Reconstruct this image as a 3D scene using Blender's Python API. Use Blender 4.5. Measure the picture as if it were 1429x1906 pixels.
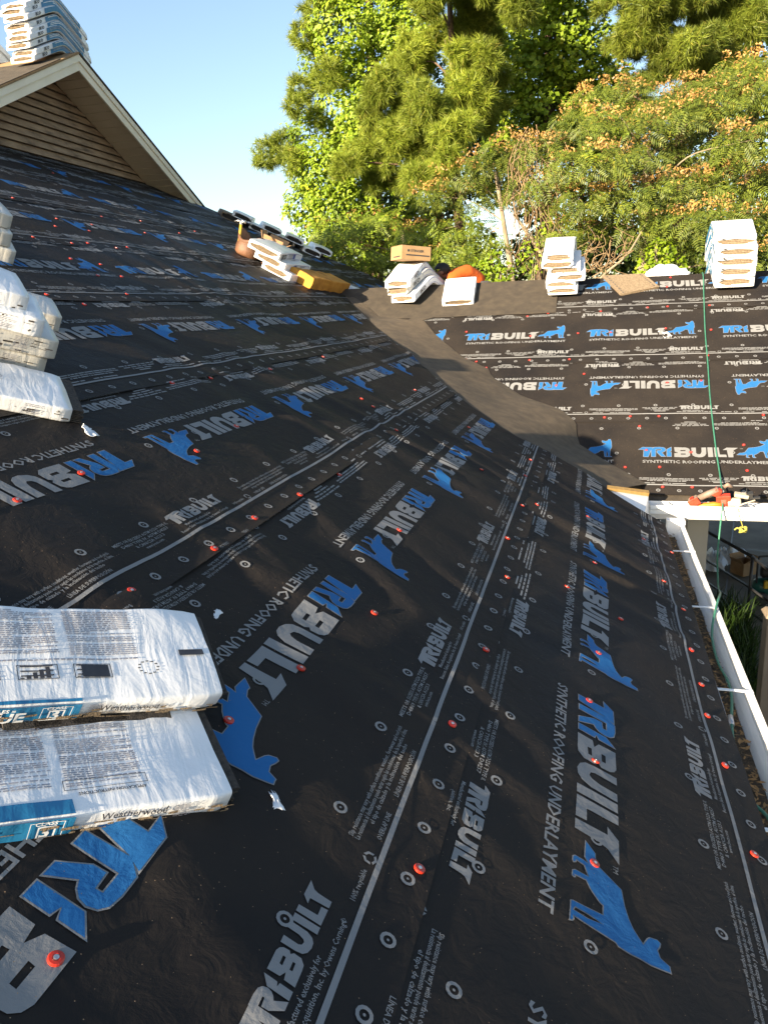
import bpy, bmesh, math, random
import numpy as np
from mathutils import Vector, Matrix, noise
from mathutils.geometry import tessellate_polygon

for o in list(bpy.data.objects): bpy.data.objects.remove(o, do_unlink=True)
sc = bpy.context.scene
COL = sc.collection
R = math.radians
# ------------------------------------------------------------------ camera, sky, sun, exposure
cam_d = bpy.data.cameras.new("camera"); cam = bpy.data.objects.new("camera", cam_d); COL.objects.link(cam)
cam_d.sensor_fit = 'HORIZONTAL'; cam_d.sensor_width = 36.0; cam_d.lens = 35.99
cam_d.clip_start = 0.05; cam_d.clip_end = 3000
_r = Vector((0.9669, 0.2531, -0.0394)); _u = Vector((-0.0276, 0.2552, 0.9665)); _f = Vector((-0.2546, 0.9332, -0.2537))
cam.matrix_world = Matrix(((_r.x, _u.x, -_f.x, -0.5785), (_r.y, _u.y, -_f.y, 0.0), (_r.z, _u.z, -_f.z, 1.5802), (0, 0, 0, 1)))
sc.camera = cam
SUN_EL, SUN_AZ = R(16.0), R(29.0)          # low morning sun, behind the camera and to the left
S_DIR = Vector((-math.cos(SUN_EL)*math.sin(SUN_AZ), -math.cos(SUN_EL)*math.cos(SUN_AZ), math.sin(SUN_EL)))
w = bpy.data.worlds.new("World"); sc.world = w; w.use_nodes = True
_nt = w.node_tree; _nt.nodes.clear()
_sky = _nt.nodes.new('ShaderNodeTexSky'); _sky.sky_type = 'NISHITA'; _sky.sun_disc = False
_sky.sun_elevation = SUN_EL; _sky.sun_rotation = R(180) + SUN_AZ
_sky.air_density = 1.0; _sky.dust_density = 1.2; _sky.ozone_density = 1.0; _sky.altitude = 50
_bg = _nt.nodes.new('ShaderNodeBackground'); _bg.inputs[1].default_value = 0.076
_out = _nt.nodes.new('ShaderNodeOutputWorld')
_nt.links.new(_sky.outputs[0], _bg.inputs[0]); _nt.links.new(_bg.outputs[0], _out.inputs[0])
sun_d = bpy.data.lights.new("sun", 'SUN'); sun_d.energy = 5.0; sun_d.angle = R(0.53); sun_d.color = (1.0, 0.83, 0.60)
sun = bpy.data.objects.new("sun", sun_d); COL.objects.link(sun)
sun.rotation_euler = (-S_DIR).to_track_quat('-Z', 'Y').to_euler(); sun.location = (-20, -30, 20)
sc.view_settings.view_transform = 'Standard'; sc.view_settings.look = 'None'; sc.view_settings.gamma = 1.0
sc.view_settings.exposure = 2.0
sc.render.engine = 'CYCLES'; sc.cycles.use_denoising = True; sc.cycles.max_bounces = 5; sc.cycles.transparent_max_bounces = 6
try: sc.cycles.denoising_prefilter = 'ACCURATE'
except Exception: pass

# ------------------------------------------------------------------ roof geometry
TH, PH, YB = 0.4685, 0.5362, 6.2267
CT, ST, CP, SP = math.cos(TH), math.sin(TH), math.cos(PH), math.sin(PH)
ES = Vector((-CT, 0, ST)); EY = Vector((0, 1, 0)); NA = Vector((ST, 0, CT))
ET = Vector((0, CP, SP)); EX = Vector((1, 0, 0)); NB = Vector((0, -SP, CP))
TRIDGE = 3.5708; YR = YB + TRIDGE*CP; ZR = TRIDGE*SP
GROUND = -2.46
def PA(s, y, h=0.0): return Vector((-s*CT + ST*h, y, s*ST + CT*h))
def PB(x, t, h=0.0): return Vector((x, YB + t*CP - SP*h, t*SP + CP*h))
EXPO, LR, S0, T0 = 0.917, 1.2569, 0.1684, 0.2215
def pwl(tab, v):
    if v <= tab[0][0]: return tab[0][1]
    for (a, b), (c, d) in zip(tab, tab[1:]):
        if v <= c: return b + (d-b)*(v-a)/(c-a)
    return tab[-1][1]
A_EDGE = [(-0.05, 5.56), (.176, 5.545), (.337, 5.632), (.485, 5.709), (.615, 5.853), (.774, 5.956), (.938, 6.03), (1.077, 6.06), (1.265, 6.05), (1.411, 6.10),
          (1.578, 6.25), (1.744, 6.36), (1.991, 6.59), (2.204, 6.84), (2.562, 7.37), (2.783, 7.58), (3.094, 7.99), (3.498, 8.53), (3.80, 9.05), (3.97, 9.25)]
def hip_y(s): return 11.42 + (-s*CT + 6.36)*0.788
def a_edge(s):
    return pwl(A_EDGE, s) if s < 3.97 else hip_y(s)
def valley_y(s): return YB + (s*ST)/math.tan(PH)       # where slope A meets slope B
B_EDGE = [(0.0, -0.10), (.222, -.164), (.478, -.461), (.719, -.711), (1.015, -.744), (1.211, -.896), (1.42, -1.258), (1.73, -1.573), (1.868, -1.615),
          (2.085, -1.918), (2.533, -2.273), (2.811, -2.44), (2.90, -2.95), (3.2, -3.2), (3.6, -3.55)]
def b_edge(t): return pwl(B_EDGE, t)

# ------------------------------------------------------------------ materials
def nmat(name):
    m = bpy.data.materials.new(name); m.use_nodes = True
    nt = m.node_tree; b = nt.nodes["Principled BSDF"]
    return m, nt, b
def N(nt, typ, **kw):
    n = nt.nodes.new(typ)
    for k, v in kw.items():
        if k.startswith('i_'):
            n.inputs[k[2:].replace('_', ' ')].default_value = v
        else: setattr(n, k, v)
    return n
def ramp(nt, fac, stops, interp='LINEAR'):
    r = nt.nodes.new('ShaderNodeValToRGB'); r.color_ramp.interpolation = interp
    e = r.color_ramp.elements
    while len(e) > 1: e.remove(e[0])
    e[0].position = stops[0][0]; e[0].color = (*stops[0][1], 1)
    for p, c in stops[1:]:
        x = e.new(p); x.color = (*c, 1)
    nt.links.new(fac, r.inputs[0]); return r
def noise_mat(name, c1, c2, scale=8, rough=.7, bump=.15, bscale=60, detail=6, spec=.4, stops=None, coord='Object', bdist=.01, aniso=None, metal=0):
    m, nt, b = nmat(name); L = nt.links.new
    tc = N(nt, 'ShaderNodeTexCoord'); src = tc.outputs[coord]
    if aniso:
        mp = N(nt, 'ShaderNodeMapping'); mp.inputs['Scale'].default_value = aniso; L(src, mp.inputs[0]); src = mp.outputs[0]
    n1 = N(nt, 'ShaderNodeTexNoise', i_Scale=scale, i_Detail=detail, i_Roughness=.6); L(src, n1.inputs['Vector'])
    rp = ramp(nt, n1.outputs['Fac'], stops or [(.3, c1), (.7, c2)])
    L(rp.outputs[0], b.inputs['Base Color']); b.inputs['Roughness'].default_value = rough
    b.inputs['Specular IOR Level'].default_value = spec; b.inputs['Metallic'].default_value = metal
    if bump:
        n2 = N(nt, 'ShaderNodeTexNoise', i_Scale=bscale, i_Detail=5); L(src, n2.inputs['Vector'])
        bp = N(nt, 'ShaderNodeBump', i_Strength=bump, i_Distance=bdist); L(n2.outputs['Fac'], bp.inputs['Height']); L(bp.outputs[0], b.inputs['Normal'])
    return m
def underlayment_mat(name, base, kind):
    """woven synthetic underlayment and the inks printed on it: one dusty, finely crumpled surface"""
    m, nt, b = nmat(name); L = nt.links.new
    tc = N(nt, 'ShaderNodeTexCoord')
    src = tc.outputs['Object']
    dust = N(nt, 'ShaderNodeTexNoise', i_Scale=1.7, i_Detail=7, i_Roughness=.62); L(src, dust.inputs['Vector'])
    vor = N(nt, 'ShaderNodeTexVoronoi', i_Scale=95.0); L(src, vor.inputs['Vector'])
    lt = N(nt, 'ShaderNodeMath', operation='LESS_THAN'); lt.inputs[1].default_value = .085; L(vor.outputs['Distance'], lt.inputs[0])
    sep = N(nt, 'ShaderNodeSeparateColor'); L(vor.outputs['Color'], sep.inputs[0])
    gt = N(nt, 'ShaderNodeMath', operation='GREATER_THAN'); gt.inputs[1].default_value = .72; L(sep.outputs[0], gt.inputs[0])
    sp = N(nt, 'ShaderNodeMath', operation='MULTIPLY'); L(lt.outputs[0], sp.inputs[0]); L(gt.outputs[0], sp.inputs[1])
    dr = ramp(nt, dust.outputs['Fac'], [(.25, (.18,)*3), (.75, (1, 1, 1))])
    dm = N(nt, 'ShaderNodeMath', operation='MULTIPLY'); dm.inputs[1].default_value = {'sheet': .32, 'ink': .34}[kind]; L(dr.outputs[0], dm.inputs[0])
    mx = N(nt, 'ShaderNodeMix', data_type='RGBA'); mx.inputs['A'].default_value = (*base, 1)
    mx.inputs['B'].default_value = (.085, .066, .048, 1) if kind == 'sheet' else (base[0]*.45+.03, base[1]*.45+.025, base[2]*.42+.02, 1)
    L(dm.outputs[0], mx.inputs['Factor'])
    mx2 = N(nt, 'ShaderNodeMix', data_type='RGBA'); L(sp.outputs[0], mx2.inputs['Factor']); L(mx.outputs['Result'], mx2.inputs['A']); mx2.inputs['B'].default_value = (.30, .20, .12, 1)
    L(mx2.outputs['Result'], b.inputs['Base Color'])
    rr = ramp(nt, dust.outputs['Fac'], [(.3, (.50,)*3), (.7, (.75,)*3)]); L(rr.outputs[0], b.inputs['Roughness'])
    b.inputs['Specular IOR Level'].default_value = .08
    # bump: fine weave ripple + crumple
    n1 = N(nt, 'ShaderNodeTexNoise', i_Scale=16.0, i_Detail=6, i_Roughness=.55, i_Distortion=.6); L(src, n1.inputs['Vector'])
    wv = N(nt, 'ShaderNodeTexWave', i_Scale=26.0, i_Distortion=5.0, i_Detail=2.0); wv.inputs['Detail Scale'].default_value = 1.4
    mp = N(nt, 'ShaderNodeMapping'); mp.inputs['Rotation'].default_value = (0, 0, R(62)); L(src, mp.inputs[0]); L(mp.outputs[0], wv.inputs['Vector'])
    n3 = N(nt, 'ShaderNodeTexNoise', i_Scale=700.0, i_Detail=1); L(src, n3.inputs['Vector'])
    a1 = N(nt, 'ShaderNodeMath', operation='MULTIPLY_ADD'); a1.inputs[1].default_value = .010; L(wv.outputs['Fac'], a1.inputs[0]); L(n1.outputs['Fac'], a1.inputs[2])
    a2 = N(nt, 'ShaderNodeMath', operation='MULTIPLY_ADD'); a2.inputs[1].default_value = .05; L(n3.outputs['Fac'], a2.inputs[0]); L(a1.outputs[0], a2.inputs[2])
    bp = N(nt, 'ShaderNodeBump', i_Strength=.55, i_Distance=.009); L(a2.outputs[0], bp.inputs['Height']); L(bp.outputs[0], b.inputs['Normal'])
    return m
M = {}
M['sheet'] = underlayment_mat('black_synthetic_sheet', (.0070, .0076, .0094), 'sheet')
M['ink_grey'] = underlayment_mat('grey_print_ink', (0.2128, 0.2166, 0.2204), 'ink')
M['ink_blue'] = underlayment_mat('blue_print_ink', (0.016, 0.124, 0.328), 'ink')
M['felt'] = noise_mat('brown_granular_membrane', (0.03255, 0.02691, 0.0217), (0.0651, 0.05295, 0.03906), scale=11, detail=14, rough=.9, bump=.5, bscale=500, bdist=.003, stops=[(.25, (0.03038, 0.0243, 0.01823)), (.5, (0.04557, 0.03646, 0.02604)), (.75, (0.0651, 0.05121, 0.03472))])
M['valley'] = noise_mat('sun_toned_valley_membrane', (0.06445, 0.05086, 0.03808), (0.129, 0.1001, 0.06855), scale=11, detail=14, rough=.9, bump=.5, bscale=500, bdist=.003, stops=[(.25, (0.06016, 0.04594, 0.03199)), (.5, (0.09018, 0.0689, 0.0457)), (.75, (0.129, 0.09675, 0.06093))])  # felt colour lightened to stand in for sunlight along the valley
def film_mat(name, c):
    m, nt, b = nmat(name); L = nt.links.new
    tc = N(nt, 'ShaderNodeTexCoord')
    n1 = N(nt, 'ShaderNodeTexNoise', i_Scale=5.0, i_Detail=6, i_Roughness=.65, i_Distortion=.8)
    mp = N(nt, 'ShaderNodeMapping'); mp.inputs['Scale'].default_value = (1.0, 1.0, 1.6); L(tc.outputs['Object'], mp.inputs[0]); L(mp.outputs[0], n1.inputs['Vector'])
    n2 = N(nt, 'ShaderNodeTexNoise', i_Scale=7.0, i_Detail=3, i_Distortion=.9)
    mp2 = N(nt, 'ShaderNodeMapping'); mp2.inputs['Scale'].default_value = (3.2, .7, 1.0); mp2.inputs['Rotation'].default_value = (0, 0, R(14)); L(tc.outputs['Object'], mp2.inputs[0]); L(mp2.outputs[0], n2.inputs['Vector'])
    rp = ramp(nt, n1.outputs['Fac'], [(.22, tuple(x*.55 for x in c)), (.36, tuple(x*.92 for x in c)), (.6, c)])
    L(rp.outputs[0], b.inputs['Base Color']); b.inputs['Roughness'].default_value = .33; b.inputs['Specular IOR Level'].default_value = .5
    ad = N(nt, 'ShaderNodeMath', operation='ADD'); L(n1.outputs['Fac'], ad.inputs[0]); L(n2.outputs['Fac'], ad.inputs[1])
    bp = N(nt, 'ShaderNodeBump', i_Strength=.15, i_Distance=.02); L(ad.outputs[0], bp.inputs['Height']); L(bp.outputs[0], b.inputs['Normal'])
    return m
M['film'] = film_mat('white_shrink_film', (0.7332, 0.7426, 0.752))
M['film_dirty'] = film_mat('scuffed_white_film', (0.504, 0.4896, 0.4464))
M['film_blue'] = film_mat('blue_printed_film', (.02, .16, .32))
M['film_navy'] = film_mat('navy_printed_film', (.03, .05, .28))
M['ink_black'] = noise_mat('black_film_ink', (.02, .02, .025), (.05, .05, .055), scale=20, rough=.45, bump=0)
M['ink_white'] = noise_mat('white_film_ink', (.68, .70, .72), (.8, .8, .8), scale=20, rough=.45, bump=0)
M['ink_text'] = noise_mat('dark_grey_fine_print', (.16, .16, .20), (.34, .34, .37), scale=14, rough=.5, bump=0)
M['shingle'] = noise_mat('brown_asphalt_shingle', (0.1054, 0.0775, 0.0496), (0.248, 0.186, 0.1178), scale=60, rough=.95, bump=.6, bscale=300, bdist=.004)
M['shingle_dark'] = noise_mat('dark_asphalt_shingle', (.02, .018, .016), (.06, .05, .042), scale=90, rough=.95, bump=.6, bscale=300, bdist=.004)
M['cap_red'] = noise_mat('red_plastic_cap', (0.372, 0.01736, 0.00744), (0.4464, 0.031, 0.0124), scale=30, rough=.35, bump=0, spec=.5)
M['steel'] = noise_mat('nail_steel', (.45, .45, .47), (.6, .6, .6), scale=60, rough=.35, bump=0, metal=.9)
M['plywood'] = noise_mat('plywood_sheathing', (0.186, 0.1178, 0.0558), (0.2852, 0.1922, 0.0992), scale=3, rough=.85, bump=.3, bscale=60, aniso=(1, 6, 1))
M['siding'] = noise_mat('weathered_siding', (0.0936, 0.0648, 0.0416), (0.2652, 0.1836, 0.1152), scale=3.2, rough=.85, bump=.4, bscale=40, aniso=(1, 1.2, 5),
                        stops=[(.28, (0.0702, 0.054, 0.0384)), (.40, (0.2106, 0.144, 0.0896)), (.62, (0.3276, 0.2304, 0.144)), (.75, (0.3744, 0.2664, 0.1728))])
M['gap'] = noise_mat('dark_shadow_gap_board', (.07, .052, .038), (.13, .10, .075), scale=8, rough=.9, bump=0)
M['soffit'] = noise_mat('beige_vinyl_soffit', (0.504, 0.4128, 0.2808), (0.576, 0.4773, 0.3354), scale=4, rough=.6, bump=.05)
M['trim'] = noise_mat('cream_rake_trim', (.70, .64, .50), (.78, .72, .58), scale=3, rough=.55, bump=.05)
M['white_metal'] = noise_mat('white_painted_aluminium', (.70, .69, .66), (.80, .79, .76), scale=5, rough=.42, bump=.05, bscale=30, stops=[(.2, (.55, .53, .49)), (.38, (.74, .73, .70)), (.7, (.80, .79, .77))])
M['debris'] = noise_mat('gutter_silt', (.035, .026, .018), (.12, .085, .05), scale=40, rough=.95, bump=.9, bscale=120, bdist=.01)
M['leaf_dry'] = noise_mat('dry_leaf', (.16, .085, .03), (.34, .20, .08), scale=9, rough=.85, bump=0)
M['column'] = noise_mat('beige_painted_column', (.40, .36, .29), (.45, .41, .335), scale=4, rough=.6, bump=.05)
M['post'] = noise_mat('brown_painted_post', (.17, .13, .09), (.24, .19, .135), scale=4, rough=.6, bump=.05)
M['wall'] = noise_mat('beige_stucco_wall', (.40, .36, .29), (.46, .42, .34), scale=5, rough=.85, bump=.3)
M['concrete'] = noise_mat('dark_worn_concrete', (.10, .085, .066), (.21, .18, .14), scale=1.3, rough=.9, bump=.35, bscale=40, coord='Object', detail=9)
M['black_iron'] = noise_mat('black_iron_rail', (.012, .012, .014), (.03, .03, .032), scale=20, rough=.4, bump=.1)
M['cardboard'] = noise_mat('brown_cardboard', (0.2604, 0.1612, 0.0744), (0.3224, 0.2077, 0.1054), scale=6, rough=.85, bump=.1, bscale=80)
M['cardboard_dark'] = noise_mat('worn_cardboard', (.26, .15, .07), (.40, .25, .13), scale=6, rough=.85, bump=.2, bscale=60)
M['foam'] = noise_mat('orange_foam', (0.3708, 0.1531, 0.02015), (0.532, 0.2579, 0.0403), scale=7, rough=.95, bump=.5, bscale=120, bdist=.006, stops=[(.28, (0.2418, 0.09672, 0.01612)), (.45, (0.4514, 0.2015, 0.02821)), (.75, (0.5642, 0.2821, 0.04836))])
M['wood'] = noise_mat('fresh_sawn_wood', (.36, .21, .06), (.46, .28, .09), scale=6, rough=.8, bump=.2, aniso=(6, 1, 1))
M['leather'] = noise_mat('brown_leather', (.07, .03, .015), (.17, .08, .04), scale=9, rough=.6, bump=.3)
M['yellow'] = noise_mat('yellow_plastic', (0.403, 0.2604, 0.0124), (0.465, 0.31, 0.0248), scale=9, rough=.5, bump=0)
M['hose'] = noise_mat('green_rubber_hose', (0.02976, 0.1389, 0.08432), (0.0496, 0.1885, 0.124), scale=25, rough=.45, bump=.1)
M['gun_red'] = noise_mat('red_gun_housing', (0.3844, 0.031, 0.0155), (0.4464, 0.0558, 0.0248), scale=20, rough=.45, bump=.1)
M['gun_orange'] = noise_mat('orange_gun_grip', (0.465, 0.1364, 0.0124), (0.527, 0.186, 0.0186), scale=20, rough=.5, bump=.1)
M['gun_grey'] = noise_mat('dusty_cast_magnesium', (0.1488, 0.1054, 0.0806), (0.2232, 0.1674, 0.1302), scale=12, rough=.55, bump=.15)
M['gun_pale'] = noise_mat('pale_cast_alloy', (0.341, 0.2914, 0.2232), (0.4092, 0.3596, 0.279), scale=12, rough=.45, bump=.1)
M['rubber'] = noise_mat('black_rubber', (.015, .015, .015), (.03, .03, .03), scale=12, rough=.6, bump=.1)
M['rope'] = noise_mat('yellow_rope', (0.31, 0.2666, 0.0372), (0.403, 0.3596, 0.0744), scale=60, rough=.9, bump=.5, bscale=200)
M['skin'] = noise_mat('tan_skin', (0.1674, 0.0806, 0.0496), (0.2046, 0.1054, 0.0651), scale=9, rough=.6, bump=.05)
M['hair'] = noise_mat('black_hair', (.008, .006, .005), (.02, .016, .012), scale=60, rough=.6, bump=.6, bscale=90)
M['shirt'] = noise_mat('orange_shirt_cloth', (0.4836, 0.0744, 0.00744), (0.5456, 0.1054, 0.0124), scale=6, rough=.9, bump=.3, bscale=25, bdist=.02)
M['trousers'] = noise_mat('dark_work_trousers', (.03, .03, .04), (.06, .06, .07), scale=6, rough=.9, bump=.3, bscale=25)
M['teal'] = noise_mat('green_tank_paint', (.012, .07, .06), (.02, .1, .085), scale=8, rough=.35, bump=.05)
M['bark'] = noise_mat('pine_bark', (0.056, 0.0336, 0.0208), (0.16, 0.104, 0.068), scale=5, rough=.95, bump=.9, bscale=22, bdist=.04, aniso=(1, 1, .35))
M['bark_pale'] = noise_mat('pale_smooth_bark', (0.1612, 0.124, 0.0806), (0.2852, 0.2356, 0.1612), scale=6, rough=.9, bump=.3, bscale=25)
M['vine_dead'] = noise_mat('dead_tan_stem', (0.1612, 0.1054, 0.0558), (0.2728, 0.1922, 0.1054), scale=9, rough=.95, bump=.2)
def leaf_mat(name, dark, light, yellow, trans=.35, rough=.5):
    m, nt, b = nmat(name); L = nt.links.new
    g = N(nt, 'ShaderNodeNewGeometry')
    tc = N(nt, 'ShaderNodeTexCoord')
    n1 = N(nt, 'ShaderNodeTexNoise', i_Scale=.9, i_Detail=3); L(tc.outputs['Object'], n1.inputs['Vector'])
    r1 = ramp(nt, g.outputs['Random Per Island'], [(0, dark), (.55, light), (.93, light), (1, yellow)])
    r2 = ramp(nt, n1.outputs['Fac'], [(.3, (.62,)*3), (.7, (1.18, 1.12, .95))])
    mx = N(nt, 'ShaderNodeMix', data_type='RGBA', blend_type='MULTIPLY'); mx.inputs['Factor'].default_value = 1
    L(r1.outputs[0], mx.inputs['A']); L(r2.outputs[0], mx.inputs['B'])
    L(mx.outputs['Result'], b.inputs['Base Color']); b.inputs['Roughness'].default_value = rough; b.inputs['Specular IOR Level'].default_value = .3
    tr = N(nt, 'ShaderNodeBsdfTranslucent'); L(mx.outputs['Result'], tr.inputs['Color'])
    ms = N(nt, 'ShaderNodeMixShader'); ms.inputs[0].default_value = trans
    L(b.outputs[0], ms.inputs[1]); L(tr.outputs[0], ms.inputs[2]); L(ms.outputs[0], nt.nodes['Material Output'].inputs['Surface'])
    return m
M['leaf_vine'] = leaf_mat('bright_vine_leaf', (0.1126, 0.1971, 0.01267), (0.2394, 0.352, 0.02464), (0.352, 0.3661, 0.0352))
M['leaf_gum'] = leaf_mat('broad_leaf', (0.1056, 0.183, 0.01267), (0.2253, 0.3309, 0.02464), (0.3379, 0.352, 0.0352))
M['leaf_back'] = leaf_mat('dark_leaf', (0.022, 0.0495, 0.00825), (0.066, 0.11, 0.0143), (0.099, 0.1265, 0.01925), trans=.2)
M['leaf_bush'] = leaf_mat('lime_leaf', (0.09856, 0.183, 0.01056), (0.1971, 0.2957, 0.01408), (0.2957, 0.3238, 0.02112))
M['needle'] = leaf_mat('pine_needle', (0.1056, 0.169, 0.01549), (0.2675, 0.3379, 0.04576), (0.3661, 0.3238, 0.0704), trans=.3)
M['needle_dk'] = leaf_mat('dark_pine_needle', (0.07744, 0.1267, 0.01408), (0.2112, 0.2675, 0.03872), (0.2957, 0.2675, 0.05984), trans=.3)
M['frond'] = leaf_mat('feathery_frond', (0.04768, 0.07949, 0.01322), (0.13, 0.1709, 0.02441), (0.2341, 0.2383, 0.03052), trans=.25)
M['frond_lt'] = leaf_mat('pale_frond', (0.06331, 0.1092, 0.01255), (0.1662, 0.2263, 0.02566), (0.2849, 0.2886, 0.03706), trans=.28)  # paler green than the other fronds
M['flower'] = leaf_mat('orange_blossom', (0.3743, 0.2138, 0.06138), (0.4812, 0.298, 0.1023), (0.5347, 0.3628, 0.2251), trans=.25)
M['grass'] = leaf_mat('long_grass', (0.013, 0.0325, 0.0065), (0.0325, 0.06825, 0.0117), (0.065, 0.091, 0.0195), trans=.2)

# ------------------------------------------------------------------ mesh helpers
def link(name, me, parent=None):
    o = bpy.data.objects.new(name, me); COL.objects.link(o)
    if parent is not None: o.parent = parent
    return o
def mobj(name, verts, faces, mats, parent=None, smooth=False, fm=None):
    me = bpy.data.meshes.new(name); me.from_pydata([tuple(v) for v in verts], [], faces)
    for m in (mats if isinstance(mats, (list, tuple)) else [mats]): me.materials.append(m)
    if fm is not None: me.polygons.foreach_set('material_index', np.array(fm, dtype=np.int32))
    if smooth: me.polygons.foreach_set('use_smooth', np.ones(len(me.polygons), dtype=bool))
    me.update(); return link(name, me, parent)
def mobj_np(name, V, F, mats, parent=None, fm=None, smooth=False):
    """V (n,3) float, F (m,k) int with k = 3 or 4"""
    me = bpy.data.meshes.new(name); n, (mf, k) = len(V), F.shape
    me.vertices.add(n); me.vertices.foreach_set('co', np.asarray(V, dtype=np.float32).ravel())
    me.loops.add(mf*k); me.loops.foreach_set('vertex_index', F.astype(np.int32).ravel())
    me.polygons.add(mf); me.polygons.foreach_set('loop_start', np.arange(0, mf*k, k, dtype=np.int32))
    for m in (mats if isinstance(mats, (list, tuple)) else [mats]): me.materials.append(m)
    if fm is not None: me.polygons.foreach_set('material_index', np.asarray(fm, dtype=np.int32))
    if smooth: me.polygons.foreach_set('use_smooth', np.ones(mf, dtype=bool))
    me.update(calc_edges=True); me.validate(); return link(name, me, parent)
def tag(o, label=None, cat=None, group=None, kind=None):
    if label: o['label'] = label
    if cat: o['category'] = cat
    if group: o['group'] = group
    if kind: o['kind'] = kind
    return o
def empty(name, loc=(0, 0, 0), mat=None):
    e = bpy.data.objects.new(name, None); COL.objects.link(e); e.empty_display_size = .1
    if mat is not None: e.matrix_world = mat
    else: e.location = loc
    return e
class MB:
    """collects boxes, tubes and polygons into one mesh"""
    def __init__(s): s.v = []; s.f = []; s.m = []
    def add(s, V, F, mi=0):
        n = len(s.v); s.v += [Vector(p) for p in V]; s.f += [tuple(i+n for i in f) for f in F]; s.m += [mi]*len(F)
    def box(s, c, d, rot=None, mi=0, taper=1.0):
        hx, hy, hz = d[0]/2, d[1]/2, d[2]/2
        P = [Vector((x*(taper if z > 0 else 1), y*(taper if z > 0 else 1), z)) for z in (-hz, hz) for x, y in ((-hx, -hy), (hx, -hy), (hx, hy), (-hx, hy))]
        if rot is not None: P = [rot @ p for p in P]
        s.add([p + Vector(c) for p in P], [(3, 2, 1, 0), (4, 5, 6, 7), (0, 1, 5, 4), (1, 2, 6, 5), (2, 3, 7, 6), (3, 0, 4, 7)], mi)
    def prism(s, poly, ext, mi=0):
        """closed polygon (3D, planar) extruded by vector ext"""
        n = len(poly); P = [Vector(p) for p in poly]; Q = [p + Vector(ext) for p in P]
        F = [tuple(range(n))[::-1], tuple(range(n, 2*n))] + [(i, (i+1) % n, n+(i+1) % n, n+i) for i in range(n)]
        s.add(P+Q, F, mi)
    def tube(s, pts, r, seg=8, mi=0, cap=True):
        pts = [Vector(p) for p in pts]; n = len(pts); rs = r if isinstance(r, (list, tuple)) else [r]*n
        V = []; F = []; up = Vector((.13, .27, .95))
        prev = None
        for i, p in enumerate(pts):
            t = (pts[min(i+1, n-1)] - pts[max(i-1, 0)]).normalized()
            a = t.cross(up) if prev is None else (prev - t*prev.dot(t))
            if a.length < 1e-4: a = t.cross(Vector((1, 0, 0)))
            a.normalize(); prev = a; b = t.cross(a)
            V += [p + (a*math.cos(2*math.pi*k/seg) + b*math.sin(2*math.pi*k/seg))*rs[i] for k in range(seg)]
        for i in range(n-1):
            for k in range(seg): F.append((i*seg+k, i*seg+(k+1) % seg, (i+1)*seg+(k+1) % seg, (i+1)*seg+k))
        if cap: F += [tuple(range(seg))[::-1], tuple((n-1)*seg+k for k in range(seg))]
        s.add(V, F, mi)
    def lathe(s, prof, M4, seg=20, mi=0):
        V = []; F = []; n = len(prof)
        for rr, z in prof: V += [M4 @ Vector((rr*math.cos(2*math.pi*k/seg), rr*math.sin(2*math.pi*k/seg), z)) for k in range(seg)]
        for i in range(n-1):
            for k in range(seg): F.append((i*seg+k, i*seg+(k+1) % seg, (i+1)*seg+(k+1) % seg, (i+1)*seg+k))
        F += [tuple(range(seg))[::-1], tuple((n-1)*seg+k for k in range(seg))]
        s.add(V, F, mi)
    def build(s, name, mats, parent=None, smooth=False, bevel=0, origin=None):
        V = s.v
        o = None
        if origin is not None: V = [p - Vector(origin) for p in V]
        o = mobj(name, V, s.f, mats, parent, smooth, s.m)
        if origin is not None: o.location = origin
        if bevel:
            md = o.modifiers.new('bevel', 'BEVEL'); md.width = bevel; md.segments = 2; md.limit_method = 'ANGLE'
        return o
_txt = {}
def text2d(body, size, bold=0.0, res=2):
    """flat text triangulated in 2D, left baseline at the origin: (verts, tris, width)"""
    key = (body, size, bold, res)
    if key in _txt: return _txt[key]
    c = bpy.data.curves.new('t', 'FONT'); c.body = body; c.size = size; c.resolution_u = res; c.offset = bold*size; c.fill_mode = 'FRONT'
    o = bpy.data.objects.new('t', c); COL.objects.link(o)
    dg = bpy.context.evaluated_depsgraph_get(); me = bpy.data.meshes.new_from_object(o.evaluated_get(dg))
    bm = bmesh.new(); bm.from_mesh(me); bmesh.ops.triangulate(bm, faces=bm.faces[:]); bm.verts.index_update()
    V = [(v.co.x, v.co.y) for v in bm.verts]; T = [tuple(v.index for v in f.verts) for f in bm.faces]; bm.free()
    bpy.data.objects.remove(o); bpy.data.meshes.remove(me); bpy.data.curves.remove(c)
    V = np.array(V).reshape(-1, 2); wd = V[:, 0].max() if len(V) else 0
    _txt[key] = (V, np.array(T, dtype=int).reshape(-1, 3), wd); return _txt[key]
def tess(polys):
    """outer ring + holes -> verts, tris"""
    V = [p for ring in polys for p in ring]
    T = tessellate_polygon([[Vector((p[0], p[1], 0)) for p in ring] for ring in polys])
    return np.array(V, float), np.array([tuple(t) for t in T], dtype=int)
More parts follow.
